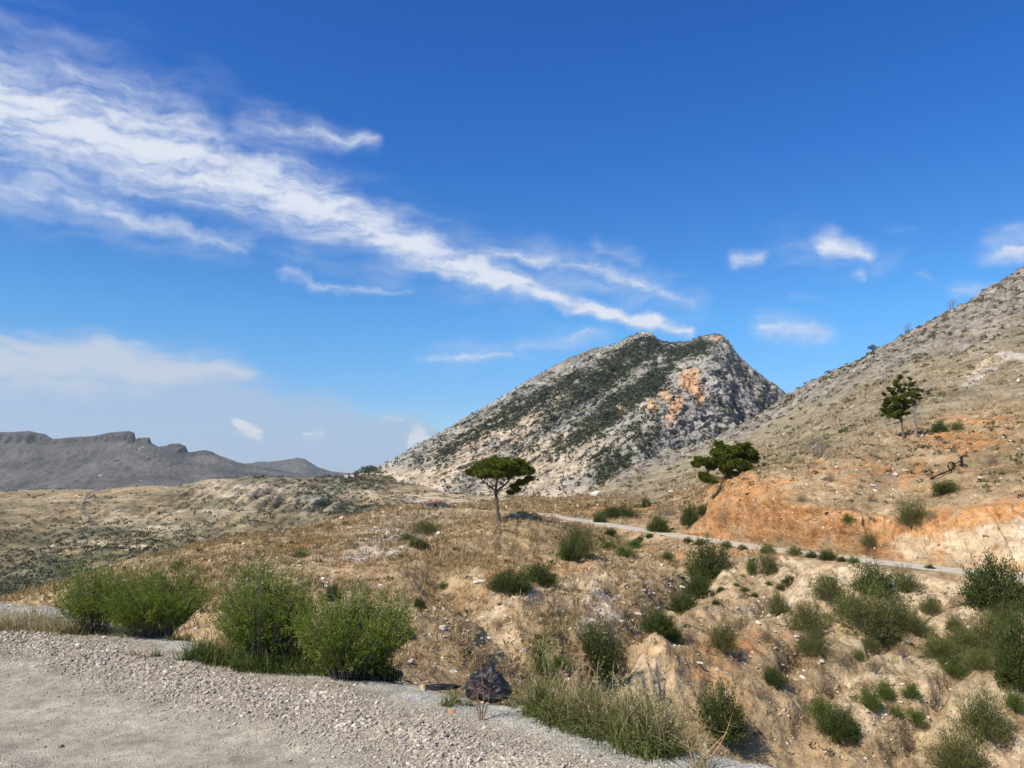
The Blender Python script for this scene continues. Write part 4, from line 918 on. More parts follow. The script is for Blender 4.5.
# dry grass
g = sstep(-.35, .35, fbm(baseB, 7, 4, .6, off=83))
wg = clear * (1 - .9 * bankm) * (1 - .8 * np.clip(rock, 0, 1)) * (.12 + g) * (1 - .6 * sstep(560, 760, PXB)) * (tBm > .6) / YB ** 1.5 * (YB < 190)
Pn, idx = pick(VB, PXB2, PYB2, wg, 34000, r)
nb = 7
C = np.repeat(Pn, nb, 0) + r.normal(size=(len(Pn) * nb, 3)) * np.array([.09, .09, 0])
A = unit(r.normal(size=C.shape) * .55 + np.array([.1, 0, 1.0]))
Ld = np.repeat((.10 + .0035 * Pn[:, 1]) * (.5 + r.random(len(Pn))), nb) * (.5 + r.random(len(C)))
V, Fq, a = leaves(C, A, Ld, .018 + .00042 * np.repeat(Pn[:, 1], nb), r, np.clip(np.repeat(r.normal(.42, .2, len(Pn)), nb) + .12 * r.normal(size=len(C)), 0, 1))
m_dgr = leaf_mat('dry_hill_grass', [(0, (.17, .11, .055)), (.5, (.32, .22, .11)), (1, (.50, .38, .22))], .2)
tag(mk('dry_grass', V, Fq, m_dgr, attrs={'tone': a}), kind='stuff')

# low scrub
def clumps(Pn, size, per, r, flat=.7, tone_mu=.45, lw=.5):
    n = len(Pn); D = unit(r.normal(size=(n, per, 3))); D[..., 2] = np.abs(D[..., 2]) * flat
    C = Pn[:, None] + D * size[:, None, None] * .5 * r.random((n, per, 1)) ** .4
    t = np.clip(r.normal(tone_mu, .2, (n, 1)) + .15 * r.normal(size=(n, per)), 0, 1)
    s = np.repeat(size, per)
    return leaves(C.reshape(-1, 3), unit(D + .5 * r.normal(size=D.shape)).reshape(-1, 3), s * .42, s * .42 * lw, r, t.ravel())
wsc = clear * (1 - .85 * bankm) * (.15 + 2.2 * green + .5 * g + .8 * rock + 1.0 * rug) * (tBm > .6) / YB ** 1.2
Pn, idx = pick(VB, PXB2, PYB2, wsc, 4200, r)
size = (.16 + .0052 * np.clip(Pn[:, 1], 10, 330) * (.35 + r.random(len(Pn))))
V, Fq, a = clumps(Pn, size, 26, r)
m_scr = leaf_mat('low_scrub', [(0, (.05, .048, .026)), (.5, (.10, .10, .045)), (1, (.19, .17, .09))], .2)
tag(mk('low_scrub', V, Fq, m_scr, attrs={'tone': a}), kind='stuff')

# shrubs of the mountain and the valley
PXD2, PYD2 = proj(VD)
lines = sstep(-.25, .35, fbm(rot, 30, 4, .6, off=3))
wm = (.24 + 2.6 * sstep(.2, .7, vegD * (.6 + .9 * lines)) + .5 * lines * (1 - pinkD)) * (1 - .5 * right) * (tD > .03) / VD[..., 1]
wm = wm * (1 - np.clip(orD, 0, 1)) + .5 * (tD > .965) * (tD <= 1) / VD[..., 1]
Pn, _ = pick(VD, PXD2, PYD2, wm, 21000, r)
size = (1.6 + 3.0 * r.random(len(Pn)) ** 2 + .6) * np.where(tD[np.minimum(_ // (VD.shape[1] - 1), len(tD) - 1), 0] > .95, .55, 1.0)
V, Fq, a = clumps(Pn, size, 14, r, .9, lw=.75)
m_ms = leaf_mat('mountain_scrub', [(0, (.028, .036, .022)), (.5, (.055, .066, .038)), (1, (.10, .11, .065))], .1)
tag(mk('mountain_scrub', V, Fq, m_ms, attrs={'tone': a}), kind='stuff')
wv = (.06 + 1.3 * greenC + .25 * sstep(0, .5, fbm(bC, 40, 4, .6, off=13))) * (1 - .7 * np.clip(creamC, 0, 1)) * (tCm < 5.3) * (tCm > .8) / VC[..., 1] ** 1.0
wv = wv * (1 + 2.0 * sstep(60, 0, PXC) * sstep(570, 600, PYC))
Pn, _ = pick(VC, PXC2, PYC2, wv, 4000, r, x1=640)
size = .9 + .0032 * Pn[:, 1] * (.4 + r.random(len(Pn)))
V, Fq, a = clumps(Pn, size, 12, r, .8, lw=.7)
m_vs = leaf_mat('valley_scrub', [(0, (.035, .042, .026)), (.5, (.065, .072, .042)), (1, (.12, .12, .07))], .1)
tag(mk('valley_scrub', V, Fq, m_vs, attrs={'tone': a}), kind='stuff')

# ---------------- single rocks
def rock_proto(seed, mat, flat=.7):
    r = np.random.default_rng(seed)
    V, Fq = IV.copy(), IF.copy()
    for _ in range(2):
        nV = list(V); cache = {}; nF = []
        def midp(i, j):
            k = (min(i, j), max(i, j))
            if k not in cache: cache[k] = len(nV); nV.append(unit(((np.array(nV[i]) + np.array(nV[j])) / 2)[None])[0])
            return cache[k]
        for (a_, b_, c_) in Fq: x, y, z = midp(a_, b_), midp(b_, c_), midp(c_, a_); nF += [[a_, x, z], [b_, y, x], [c_, z, y], [x, y, z]]
        V, Fq = np.array(nV), np.array(nF)
    for _ in range(16):
        n = unit(r.normal(size=(1, 3)))[0]; d = .45 + .35 * r.random(); h = V @ n; V = V - np.maximum(h - d, 0)[:, None] * n
    V = V * (1 + .07 * fbm(V + seed, .5, 3)[:, None]); V *= np.array([1, .8, flat]) * .62; V[:, 2] += .12
    return V, Fq
m_rock = tone_mat('pale_rock', [(0, (.40, .36, .30)), (1, (.68, .64, .58))], scale=8, dist=.03)
m_tan = tone_mat('tan_rock', [(0, (.38, .27, .17)), (1, (.50, .38, .26))], scale=8, dist=.03)
m_orr = tone_mat('orange_rock', [(0, (.42, .17, .07)), (1, (.55, .26, .12))], scale=8, dist=.03)
RP = {}
def put_rock(px, py, w, label, kind='w', group=None, which='B', flat=.7):
    sd = (int(px) * 3 + int(py)) % 4
    key = (kind, sd)
    if key not in RP:
        V, Fq = rock_proto(90 + sd, None, flat); o = mk('rock', V, Fq, {'w': m_rock, 't': m_tan, 'o': m_orr}[kind], attrs={'tone': np.full(len(V), .5)}); RP[key] = o
    else: o = RP[key].copy(); COL.objects.link(o)
    p = hit(px, py, which); s = w * p[1] / F
    o.location = p; s *= .8; o.scale = (s, s * .85, s * .8); o.rotation_euler = (0, 0, random.random() * 6)
    return tag(o, label, 'rock', group)
gw = 'white rocks scattered over the slopes'
for (x, y, w, lab) in ((265, 584, 16, 'big grey white rock on the hillside seen through the left roadside bush'), (270, 592, 11, 'white rock right under the big one behind the roadside bush'), (621, 622, 11, 'squarish pale rock high in the gully'), (639, 616, 10, 'tall pale rock beside the dark chain of shrubs'),
        (682, 588, 9, 'bright white rock between the chain of dark shrubs and the track'), (699, 664, 9, 'bright white rock lying on brown ground left of a dark spot of soil'), (555, 688, 14, 'flat cream slab on the gully floor'), (445, 628, 14, 'long white rock at the foot of the left hillside'),
        (757, 623, 10, 'largest pale rock in the stone heap below the sandy spoil'), (895, 474, 9, 'white rock on the rough face of the bank'), (979, 478, 8, 'white rock right of the charred roots'), (669, 493, 9, 'white rock on the flat before the mountain foot'), (594, 496, 17, 'long low white slab on the flat before the mountain foot'),
        (902, 703, 6, 'small white rock between the fresh green bushes'), (478, 583, 14, 'grey rock at the left end of the dark thicket below the pine')):
    put_rock(x, y, w, lab, 'w', gw)
for (x, y, w) in ((646, 591, 7), (621, 597, 5), (675, 645, 5), (631, 571, 5), (427, 614, 8), (325, 580, 8), (405, 634, 6), (730, 658, 6), (803, 679, 9), (820, 662, 9), (831, 703, 8), (873, 485, 9), (855, 517, 5), (841, 486, 5), (378, 531, 9), (438, 533, 9), (463, 551, 4), (416, 574, 4), (547, 537, 4), (484, 536, 4),
        (785, 625, 8), (775, 632, 7), (795, 636, 7), (520, 690, 7), (610, 668, 7), (655, 620, 6), (665, 606, 5), (600, 610, 6), (840, 712, 6), (860, 700, 5), (905, 470, 6), (920, 480, 5), (300, 565, 6), (210, 560, 6), (180, 575, 7), (150, 580, 6), (350, 560, 7), (360, 575, 6), (950, 690, 6), (795, 655, 6), (700, 625, 5), (560, 600, 5), (505, 615, 6), (585, 575, 4), (1000, 480, 6), (1010, 440, 6), (860, 440, 5), (970, 410, 6), (760, 470, 4)):
    put_rock(x, y, w, 'white limestone rock lying loose on the dry hillside', 'w', 'loose white rocks too alike to tell apart')
put_rock(517, 659, 15, 'rounded tan boulder at the upper edge of the gully', 't', 'tan boulders in the gully'); put_rock(591, 684, 14, 'tan boulder at the foot of the tall dark gully shrub', 't', 'tan boulders in the gully')
put_rock(735, 555, 9, 'orange rock below the track, left one of two', 'o', 'two orange rocks below the track'); put_rock(742, 553, 10, 'reddish orange rock below the track, right one of two', 'o', 'two orange rocks below the track')
# ================================================================== the roadside in front of the camera
r = np.random.default_rng(202)
# loose gravel
wgv = (.22 + 1.5 * np.exp(-((lin) / .5) ** 2) + .7 * sstep(-2.2, -2.6, tpA)) * (1 - .66 * trackm) * (1 - .5 * lipm) * (tpA < .5)
wgv = wgv / np.maximum(YA, 2.0) ** .7
Pn, _ = pick(VA, PXA, PYA, wgv, 62000, r, pad=40)
wn_ = wind[:-1, :-1].ravel()[_]
size = .85 * (.006 + .006 * r.random(len(Pn)) + .006 * np.minimum(r.pareto(2.3, len(Pn)), 4.5)) * (.70 + .75 * wn_)
V, Fq = stones_mesh(Pn, size, r, .65)
tag(mk('gravel', V, Fq, m_peb, attrs={'tone': np.repeat(np.clip(r.normal(.66, .2, len(Pn)), 0, 1), 12)}), kind='stuff')
for (x, y, w, k, lab) in ((104, 637, 9, 'w', 'white stone standing out at the left edge of the gravel'), (424, 683, 15, 't', 'tan stone at the gravel edge right of the roadside bushes'), (451, 712, 10, 'o', 'orange stone on the grey gravel'), (77, 645, 9, 'w', 'pale stone left of a dried weed on the gravel'),
        (262, 704, 8, 't', 'pinkish stone in the band of loose gravel'), (322, 693, 9, 'w', 'white stone below the low grass mat'), (455, 668, 9, 't', 'tan stone on the lip left of the black bag'), (520, 702, 14, 'w', 'pale broken stone on the lip right of the black bag'), (545, 716, 10, 'w', 'pale stone at the left end of the grass clump'), (60, 747, 10, 't', 'brownish stone on the rough lower left gravel')):
    put_rock(x, y, w, lab, k, 'larger stones on the gravel', 'A')

def bush(name, px, py, wpx, hpx, n_sh, per, mat, label, group, seed, ll=.021, lw=.0062, lean=(0, 0), baser=.34, up=.38, stemm=None, loose=.0, sidetw=5, mu=.55):
    """feathery roadside bush: many upright shoots, each carrying side twigs of narrow leaves"""
    r = np.random.default_rng(seed); p = hit(px, py, 'A'); k = p[1] / F; w = wpx * k; h = hpx * k
    root = tag(empty(name, p), label, 'bush', group); per = int(per * 1.35)
    D = r.normal(size=(n_sh, 3)); D[:, 2] = np.abs(D[:, 2]) * .8 + up; D = unit(D)
    rad = np.hypot(D[:, 0], D[:, 1])
    ext = np.stack([D[:, 0] / np.maximum(rad, .2) * np.minimum(rad * 1.25, 1) * w * .5, D[:, 1] / np.maximum(rad, .2) * np.minimum(rad * 1.25, 1) * w * .42, np.sqrt(np.clip(1 - (rad * .92) ** 2, .08, 1)) * h], 1)
    ext *= np.clip(1 + .20 * r.normal(size=(n_sh, 1)) + .3 * perlin(D[:, 0] * 2 + seed, D[:, 1] * 2, D[:, 2] * 2)[:, None], .5, 1.22)
    whip = r.random(n_sh) < .07; ext[whip] *= 1.17
    ext[:, 0] += lean[0] * h * r.random(n_sh); 
    base = ext * np.array([baser, baser, 0]) + r.normal(size=(n_sh, 3)) * np.array([.03, .03, 0])
    b = Bag(); C = []; A = []; Tn = []
    for q in range(n_sh):
        m_ = base[q] * .5 + (base[q] + ext[q]) * .5 + np.array([0, 0, .12 * h]) + r.normal(size=3) * .02
        tip = ext[q]; tt = np.linspace(0, 1, 6)[:, None]
        pts = base[q] * (1 - tt) ** 2 + 2 * m_ * .8 * tt * (1 - tt) + tip * tt ** 2
        pts[0, 2] = -.03
        if q % 2 == 0:
            V, Fq = tube(pts, np.linspace(.0035, .0012, 6), 3); b.add(V, Fq, r.random())
        tn = r.normal(mu, .16)
        for s_ in range(sidetw):
            t0 = .22 + .74 * r.random() ** .8; a0 = np.array([np.interp(t0, tt[:, 0], pts[:, c_]) for c_ in range(3)])
            sd = unit((tip - base[q])[None] * 1.0 / (np.linalg.norm(tip) + .01) + r.normal(size=(1, 3)) * (.35 + loose))[0]
            n = per // sidetw; u = r.random((n, 1)); lt = (.07 + .10 * r.random()) * (h / .7)
            cc = a0 + sd * u * lt + r.normal(size=(n, 3)) * .006
            C.append(cc); A.append(unit(sd * .9 + r.normal(size=(n, 3)) * .45)); Tn.append(np.clip(tn + .14 * r.normal(size=n), 0, 1))
    b.build('stems', stemm or m_gbark, root, True)
    C = np.concatenate(C); A = np.concatenate(A)
    C[:, 2] = np.maximum(C[:, 2], .01)
    V, Fq, a = leaves(C, A, ll * (.6 + .8 * r.random(len(C))), lw, r, np.concatenate(Tn))
    mk('foliage', V, Fq, mat, root, {'tone': a})
    return root
gb = 'feathery green bushes along the gravel edge'
bush('roadside_bush', 92, 630, 62, 60, 300, 50, m_fgr, 'loose feathery green bush, leftmost by the road', gb, 1, loose=.3, up=.55)
bush('roadside_bush', 154, 631, 88, 60, 620, 60, m_fgr, 'dense rounded green bush left of the gap in the roadside bushes', gb, 2)
bush('roadside_bush', 262, 663, 84, 86, 520, 60, m_fgr, 'tall upright green bush rising from the low grass mat', gb, 3, up=.6, loose=.15)
bush('roadside_bush', 354, 664, 96, 76, 620, 60, m_fgr, 'wide green bush with black plastic under it, rightmost of the roadside bushes', gb, 4, up=.42, loose=.05)

def grass_patch(name, spots, n, L_, mat, label, cat, seed, lean=.6, wid=.006, which='A', stalks=0, mu=.45, sl=1.6, group=None):
    """spots: (px, py, rx_m, ry_m); long curved blades in three pieces"""
    r = np.random.default_rng(seed); P0 = [hit(x, y, which) for (x, y, *_) in spots]; o0 = P0[0]
    root = tag(empty(name, o0), label, cat, group)
    def blades(n, L_, lean, wid, mu, sd):
        k = r.integers(0, len(spots), n); c = np.array([P0[i] + np.array([r.normal() * spots[i][2] * .5, r.normal() * spots[i][3] * .5, 0]) for i in k]) - o0
        d = r.normal(size=(n, 3)); d[:, 2] = 0; d = unit(d); up = np.array([0, 0, 1.])
        L2 = L_ * (.25 + 1.0 * r.random((n, 1)) ** 1.2) * (1 + .35 * np.sin(k * 2.4))[:, None]; ln_ = lean * (.2 + r.random((n, 1)))
        w_ = wid * (.6 + .8 * r.random((n, 1))); s = unit(np.cross(d, up)); 
        c[:, 2] -= .02; s = unit(s + .6 * r.normal(size=s.shape) * np.array([1, 1, .1]))
        pts = []
        for t in (0, .4, .75, 1.0):
            pts.append(c + up * L2 * (t - .45 * ln_ * t * t) + d * L2 * ln_ * t * t * .9)
        rows = []
        for q, ww in zip(pts, (1, .85, .5, .0)):
            rows += [q - s * w_ * ww / 2, q + s * w_ * ww / 2]
        V = np.stack(rows, 1); f = np.array([[0, 1, 3, 2], [2, 3, 5, 4], [4, 5, 7, 6]])
        Fq = (f[None] + (np.arange(n) * 8)[:, None, None]).reshape(-1, 4)
        t_ = np.repeat(np.clip(r.normal(mu, sd, n), 0, 1), 8)
        return V.reshape(-1, 3), Fq, t_
    V, Fq, a = blades(n, L_, lean, wid, mu, .22); mk('blades', V, Fq, mat, root, {'tone': a})
    if stalks:
        V, Fq, a = blades(stalks, L_ * sl, lean * .45, wid * .7, .5, .2); mk('dry_stalks', V, Fq, m_str, root, {'tone': a})
        n_ = len(V) // 8; tips = V.reshape(n_, 8, 3)[:, 5]; ax = unit(V.reshape(n_, 8, 3)[:, 6] - V.reshape(n_, 8, 3)[:, 4])
        C = np.repeat(tips, 9, 0) + np.repeat(ax, 9, 0) * (r.random((n_ * 9, 1)) * .10 * L_ / .3); V, Fq, a = leaves(C, unit(np.repeat(ax, 9, 0) + .4 * r.normal(size=C.shape)), .016, .005, r); mk('seed_heads', V, Fq, m_str, root, {'tone': a})
    return root
grass_patch('grass_mat', [(225, 663, .18, .08), (255, 668, .22, .12), (290, 670, .25, .14), (318, 668, .22, .14), (280, 655, .25, .12), (335, 660, .2, .1), (300, 660, .25, .1), (240, 655, .25, .1), (375, 668, .16, .06), (205, 660, .2, .06)], 7500, .21, m_grs, 'low dark green grass mat spilling onto the gravel below the bushes', 'grass', 11, 1.0, .006, stalks=110, mu=.35)
grass_patch('grass_clump', [(560, 722, .10, .08), (585, 728, .12, .1), (610, 735, .14, .12), (635, 745, .14, .12), (655, 752, .12, .1), (600, 720, .12, .1), (630, 735, .12, .1), (672, 752, .08, .08), (540, 715, .08, .05)], 5200, .27, m_grs, 'large clump of long grass with dry stalks leaning over the gravel edge', 'grass', 12, 1.25, .006, stalks=700, mu=.6, sl=1.3)
grass_patch('straw_weeds', [(6, 628, .2, .14), (20, 628, .25, .14), (38, 630, .2, .14), (55, 630, .18, .14), (70, 632, .12, .1), (-10, 628, .2, .2), (30, 620, .3, .2)], 1500, .22, m_str, 'pale dry weeds on the bank at the far left of the gravel', 'weeds', 13, 1.2, .004, stalks=160, mu=.3)
grass_patch('green_weed', [(447, 705, .05, .04), (455, 702, .05, .04), (466, 704, .05, .03)], 260, .12, m_grs, 'small patch of grey green weed between gravel and black bag', 'weeds', 14, .9, .006, mu=.6)
grass_patch('green_weed', [(155, 656, .04, .03)], 90, .09, m_grs, 'tiny green weed alone on the gravel beside a dried one', 'weeds', 15, .7, .006, mu=.4)
grass_patch('dried_weed', [(142, 657, .05, .03), (136, 655, .04, .03)], 110, .07, m_dry, 'tiny dried brown weed lying on the gravel', 'weeds', 16, 1.0, .006, mu=.3)
grass_patch('grass_mat', [(70, 632, .15, .06), (95, 632, .2, .08), (120, 633, .2, .06), (150, 634, .2, .06), (180, 634, .15, .05), (205, 636, .1, .04)], 1500, .12, m_grs, 'thin fringe of short mixed grass under the two left roadside bushes', 'grass', 18, 1.1, .005, stalks=60, mu=.7)
grass_patch('straw_weeds', [(690, 765, .05, .05), (702, 768, .05, .04)], 90, .22, m_str, 'dry straw stems at the lower edge of the picture right of the grass clump', 'weeds', 17, .9, .005, mu=.6)
tag(twiggy('dry_stalk', hit(480, 720, 'A'), .33, 5, .12, tone_mat('reddish_stalk', [(0, (.20, .10, .07)), (1, (.32, .19, .13))]), 63, .004), 'thin reddish dry stalk standing before the black bag', 'plant')
tag(twiggy('dead_branch', hit(140, 632, 'A') + np.array([-.05, -.15, 0]), .16, 8, .5, m_gbark, 64, .006), 'dead leafless branch at the foot of the dense rounded bush', 'branch')
tag(twiggy('dead_branch', hit(694, 768, 'A'), .26, 3, .30, tone_mat('tan_stem', [(0, (.36, .22, .12)), (1, (.46, .30, .18))]), 66, .004), 'orange tan dead stems at the bottom edge right of the grass clump', 'branch')

# ---------------- rubbish
m_bag, T = material('black_plastic', .5, .25)
T.b.inputs['Base Color'].default_value = (.012, .012, .016, 1)
def crumple(name, p, dims, seed, label, cat, knot=False, mat=m_bag, amp=.35):
    V, Fq = IV.copy(), IF.copy(); 
    for _ in range(4):
        E = {}; nV = list(V); nF = []
        def mp(i, j):
            k_ = (i, j) if i < j else (j, i)
            if k_ not in E: E[k_] = len(nV); nV.append((nV[i] + nV[j]) / np.linalg.norm(nV[i] + nV[j]))
            return E[k_]
        for (a_, b_, c_) in Fq: x, y, z = mp(a_, b_), mp(b_, c_), mp(c_, a_); nF += [[a_, x, z], [b_, y, x], [c_, z, y], [x, y, z]]
        V, Fq = np.array(nV), np.array(nF)
    f = fbm(V + seed, 1.1, 2, .6); g_ = fbm(V + seed, .7, 2, .5, ridged=True)
    V = V * (1 + amp * .6 * f + amp * .55 * g_)[:, None]
    if knot: 
        k_ = np.exp(-((V[:, 0] - .15) ** 2 + V[:, 1] ** 2) / .06) * (V[:, 2] > 0); V[:, 2] += .35 * k_
    V[:, 2] = np.where(V[:, 2] < -.55, -.55 + .1 * (V[:, 2] + .55), V[:, 2])
    o = mk(name, V * np.array(dims) / 2, Fq, mat, smooth=True); o.location = p; return tag(o, label, cat)
pb = hit(486, 690, 'A'); 
crumple('rubbish_bag', pb + np.array([0, .22, .055]), (.25, .22, .20), 3, 'full black rubbish bag lying on the lip of the gravel', 'bag', True, amp=.62)
pb = hit(368, 664, 'A'); crumple('plastic_sheet', pb + np.array([0, .02, .02]), (.40, .22, .09), 8, 'crumpled black plastic sheet under the rightmost roadside bush', 'plastic sheet', amp=.6)
pb = hit(432, 676, 'A'); crumple('plastic_sheet', pb + np.array([.02, .22, -.02]), (.26, .08, .035), 12, 'thin strip of black plastic along the gravel lip', 'plastic sheet', amp=.6)
m_pl = tone_mat('pale_plastic', [(0, (.25, .31, .34)), (1, (.36, .42, .46))])
q = hit(882, 590); crumple('plastic_scrap', q + np.array([0, -.9, .55]), (.6, .3, .4), 20, 'pale bluish plastic scrap caught at the foot of a dark shrub', 'plastic', mat=m_pl, amp=.5)
# ================================================================== light, sky, camera
SUN_EL, SUN_V = 46.0, (-.78, -.62)          # towards the sun: left and a little behind the camera
sx, sy_ = SUN_V; ln = math.hypot(sx, sy_); sx /= ln; sy_ /= ln
dvec = (sx * math.cos(R(SUN_EL)), sy_ * math.cos(R(SUN_EL)), math.sin(R(SUN_EL)))
from mathutils import Vector
L = bpy.data.lights.new('sun', 'SUN'); L.energy = 4.9; L.angle = R(.53); L.color = (1, .925, .80)
lo = bpy.data.objects.new('sun', L); COL.objects.link(lo)
lo.rotation_euler = Vector(dvec).to_track_quat('Z', 'Y').to_euler(); lo.location = (-40, -30, 60)
W = bpy.data.worlds.new('World'); scene.world = W; W.use_nodes = True
T = NT(W.node_tree); bg = W.node_tree.nodes['Background']
sky = T.node('ShaderNodeTexSky', sky_type='NISHITA'); sky.sun_disc = False
sky.sun_elevation = R(SUN_EL); sky.sun_rotation = math.atan2(sx, sy_)
sky.altitude = 300; sky.air_density = 1.0; sky.dust_density = .4; sky.ozone_density = 3.0
gen = T.node('ShaderNodeTexCoord').outputs['Generated']
sep = T.node('ShaderNodeSeparateXYZ'); T.l.new(gen, sep.inputs[0])
az = T.math('ARCTAN2', sep.outputs[0], sep.outputs[1]); el = T.math('ARCSINE', sep.outputs[2])
cmb = T.node('ShaderNodeCombineXYZ')
T.l.new(T.math('MULTIPLY', az, 57.2958), cmb.inputs[0]); T.l.new(T.math('MULTIPLY', el, 57.2958), cmb.inputs[1])
AE = cmb.outputs[0]
def ae(px, py):
    rx, rz = ray(px, py); v = np.array([float(rx), 1, float(rz)]); v /= np.linalg.norm(v)
    return (math.degrees(math.atan2(v[0], v[1])), math.degrees(math.asin(v[2])), 0)
wn = T.node('ShaderNodeTexNoise'); T.put(wn.inputs['Vector'], AE); wn.inputs['Scale'].default_value = .32; wn.inputs['Detail'].default_value = 3
warp = T.vmath('SCALE', T.vmath('SUBTRACT', wn.outputs['Color'], (.5, .5, .5)), c=2.0)
wn2 = T.node('ShaderNodeTexNoise'); T.put(wn2.inputs['Vector'], AE); wn2.inputs['Scale'].default_value = 1.6; wn2.inputs['Detail'].default_value = 4
warp2 = T.vmath('SCALE', T.vmath('SUBTRACT', wn2.outputs['Color'], (.5, .5, .5)), c=.38)
flat = T.vmath('MULTIPLY', T.vmath('ADD', T.vmath('ADD', AE, warp), warp2), (1, 1, 0))
def strokes(Ls):
    acc = None
    for (x0, y0, x1, y1, r0, r1, dns) in Ls:
        a = np.array(ae(x0, y0)); b = np.array(ae(x1, y1)); ab = b - a
        k = tuple(ab / (ab @ ab))
        t_ = T.math('ADD', T.vmath('DOT_PRODUCT', flat, k, out=1), -float(a @ (ab / (ab @ ab))), clamp=True)
        cl = T.node('ShaderNodeVectorMath', operation='SCALE'); cl.inputs[0].default_value = tuple(ab); T.l.new(t_, cl.inputs[3])
        q = T.vmath('DISTANCE', flat, T.vmath('ADD', cl.outputs[0], tuple(a)), out=1)
        rr = T.math('MULTIPLY_ADD', t_, (r1 - r0) / 13.5 * 1.12, r0 / 13.5 * 1.12)
        m = T.math('SUBTRACT', 1.0, T.math('DIVIDE', q, rr))
        m = T.math('MULTIPLY', T.math('MAXIMUM', m, 0.0), dns)
        acc = m if acc is None else T.math('MAXIMUM', acc, m)
    return acc
S1 = strokes([(-140, 72, 170, 148, 82, 70, 1.45), (150, 145, 330, 212, 66, 46, 1.45), (315, 208, 520, 286, 37, 25, 1.5), (490, 276, 690, 333, 20, 8, 1.5),
              (-60, 168, 120, 205, 30, 25, 1.0), (100, 203, 245, 252, 24, 9, .95), (250, 120, 375, 145, 26, 16, .9), 
              (470, 250, 610, 268, 16, 20, .95), (590, 262, 690, 305, 24, 12, .95), (600, 245, 640, 262, 18, 14, .7),
              (285, 272, 310, 278, 12, 7, .9), (310, 283, 410, 292, 8, 6, .75), (430, 356, 510, 355, 14, 12, .8), (520, 345, 600, 330, 14, 12, .7), (400, 212, 455, 222, 8, 6, .5),
              (826, 240, 868, 250, 19, 15, 1.25), (858, 270, 862, 278, 13, 9, .85), (735, 262, 760, 256, 14, 12, 1.0), (760, 325, 825, 335, 22, 16, .95),
              (990, 250, 1060, 240, 18, 24, 1.2), (960, 290, 990, 292, 14, 10, .7), (790, 300, 820, 300, 10, 6, .45), (890, 228, 915, 225, 10, 6, .4), (920, 280, 940, 285, 8, 5, .45)])
rotm = T.mapping(flat, rot=(0, 0, R(17)), scale=(.20, .85, 1))
nA = T.noise(rotm, 1.0, 5, .55); nB = T.noise(flat, .7, 5, .55); nC = T.noise(T.mapping(flat, rot=(0, 0, R(14)), scale=(.3, 1.3, 1)), 1.5, 5, .58)
nz = T.math('ADD', T.math('MULTIPLY', nA, .58), T.math('ADD', T.math('MULTIPLY', nB, .20), T.math('MULTIPLY', nC, .22)))
dens = T.math('MULTIPLY', S1, T.math('MULTIPLY_ADD', T.math('SUBTRACT', nz, .5), 3.6, 1.08))
alpha = T.math('MULTIPLY', T.ss(dens, .10, 1.75), .95)
V5 = strokes([(-140, 75, 170, 150, 120, 95, 1.0), (150, 145, 520, 285, 88, 42, .9), (-60, 170, 245, 245, 50, 26, .8), (470, 250, 690, 300, 40, 30, .8), (790, 245, 880, 262, 34, 26, .6), (430, 355, 600, 335, 24, 22, .7)])
veil = T.math('MULTIPLY', T.ss(T.math('MULTIPLY', V5, T.math('MULTIPLY_ADD', T.math('SUBTRACT', nA, .5), 4.0, 1.0)), .05, 1.3), .42)
alpha = T.math('MAXIMUM', alpha, veil)
# low bank of cloud over the far range
S2 = strokes([(-200, 352, 150, 366, 36, 34, 1.5), (100, 364, 245, 374, 30, 14, 1.2)])
S3 = strokes([(-300, 420, 200, 425, 90, 75, 1.5), (200, 425, 420, 452, 66, 34, 1.3)])
S4 = strokes([(243, 427, 256, 430, 12, 10, 1.15), (308, 435, 322, 434, 9, 7, .7), (417, 436, 424, 440, 13, 10, 1.5), (386, 420, 398, 422, 7, 6, .5)])
nD = T.noise(T.mapping(flat, scale=(.25, 1.1, 1)), .9, 5, .6)
a2 = T.math('MULTIPLY', T.ss(T.math('MULTIPLY', S2, T.math('MULTIPLY_ADD', T.math('SUBTRACT', nD, .5), 3.0, 1.0)), .1, 1.3), .8)
a3 = T.math('MULTIPLY', T.ss(T.math('MULTIPLY', S3, T.math('MULTIPLY_ADD', T.math('SUBTRACT', nD, .5), 2.0, 1.0)), .0, .75), .85)
a4 = T.ss(T.math('MULTIPLY', S4, T.math('MULTIPLY_ADD', T.math('SUBTRACT', nC, .5), 6.0, 1.0)), .15, 1.2)
K = 1.0
SKYK = .105
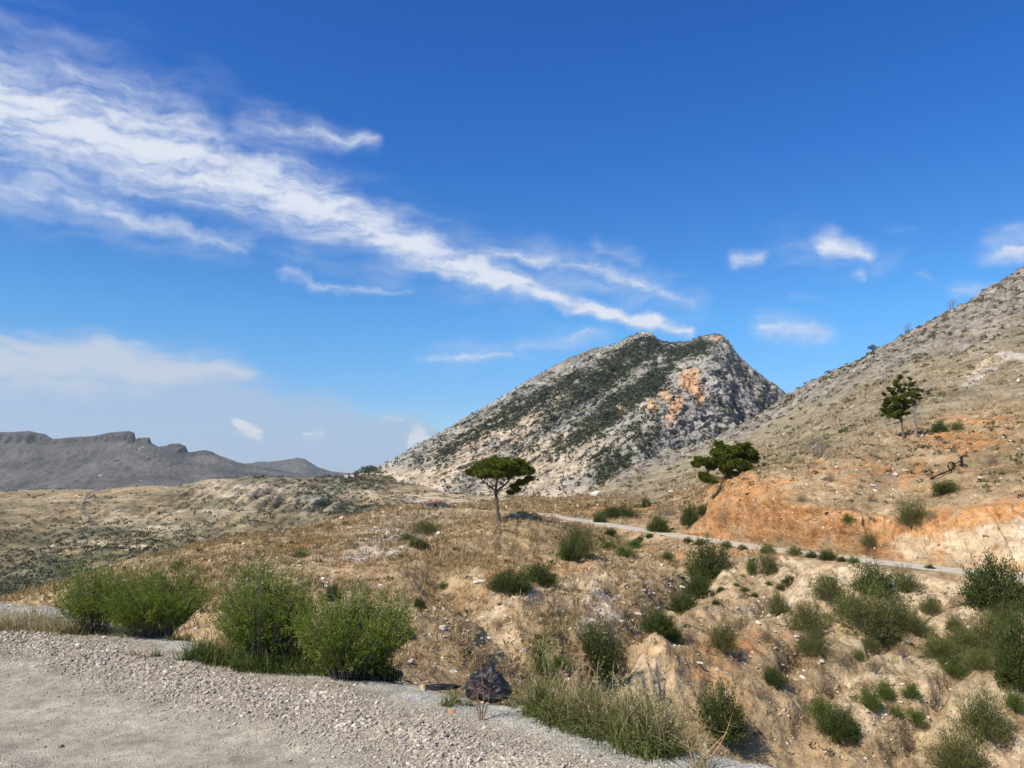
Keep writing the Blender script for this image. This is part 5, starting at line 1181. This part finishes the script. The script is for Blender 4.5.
skyc = T.mix(1.0, sky.outputs[0], T.ramp(T.math('DIVIDE', el, R(45)), [(0.0, (.60, .80, 1.05)), (.11, (.44, .72, 1.02)), (.24, (.34, .77, 1.10)), (.35, (.24, .66, 1.08)), (.49, (.15, .585, 1.13)), (.67, (.10, .515, 1.14)), (.74, (.12, .50, 1.1)), (.86, (.55, .80, 1.05)), (1, (.85, .95, 1.0))]), 'MULTIPLY')  # tint by elevation; unseen upper stops paled to make shadow fill less blue
cw = 1 / SKYK
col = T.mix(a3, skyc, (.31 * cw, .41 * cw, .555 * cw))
col = T.mix(a2, col, (.44 * cw, .49 * cw, .57 * cw))
col = T.mix(alpha, col, T.mix(T.ss(T.math('MULTIPLY_ADD', nC, 1.6, dens), 1.2, 2.5), (.44 * cw, .50 * cw, .62 * cw), (.58 * cw, .615 * cw, .685 * cw)))
col = T.mix(a4, col, (.54 * cw, .57 * cw, .62 * cw))
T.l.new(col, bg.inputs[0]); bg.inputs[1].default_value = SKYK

hb = boxv(-6900, 6900, -6900, 6900, -110, 330)
mh = bpy.data.materials.new('haze'); mh.use_nodes = True; hn = mh.node_tree; hn.nodes.remove(hn.nodes['Principled BSDF'])
pv = hn.nodes.new('ShaderNodeVolumePrincipled'); pv.inputs['Density'].default_value = .5e-4; pv.inputs['Color'].default_value = (.9, .95, 1.0, 1); pv.inputs['Anisotropy'].default_value = .2
hn.links.new(pv.outputs[0], hn.nodes['Material Output'].inputs['Volume'])
tag(mk('haze', hb[0], hb[1], mh), kind='stuff')
scene.cycles.volume_bounces = 0
cam = bpy.data.cameras.new('camera'); co = bpy.data.objects.new('camera', cam); COL.objects.link(co)
cam.sensor_width = 36; cam.lens = F / 1024 * 36; cam.clip_end = 30000; cam.clip_start = .05
co.location = (0, 0, CAMZ); co.rotation_euler = (R(90) + PIT, 0, 0)
scene.camera = co
scene.view_settings.view_transform = 'Standard'; scene.view_settings.look = 'None'
scene.view_settings.gamma = 1; scene.view_settings.exposure = .42
scene.cycles.max_bounces = 6; scene.cycles.diffuse_bounces = 4; scene.cycles.glossy_bounces = 1; scene.cycles.transmission_bounces = 2
scene.cycles.use_denoising = True; scene.cycles.denoiser = 'OPENIMAGEDENOISE'; scene.cycles.denoising_input_passes = 'RGB_ALBEDO_NORMAL'; scene.cycles.denoising_prefilter = 'ACCURATE'; scene.cycles.adaptive_threshold = .02; scene.cycles.light_sampling_threshold = .02
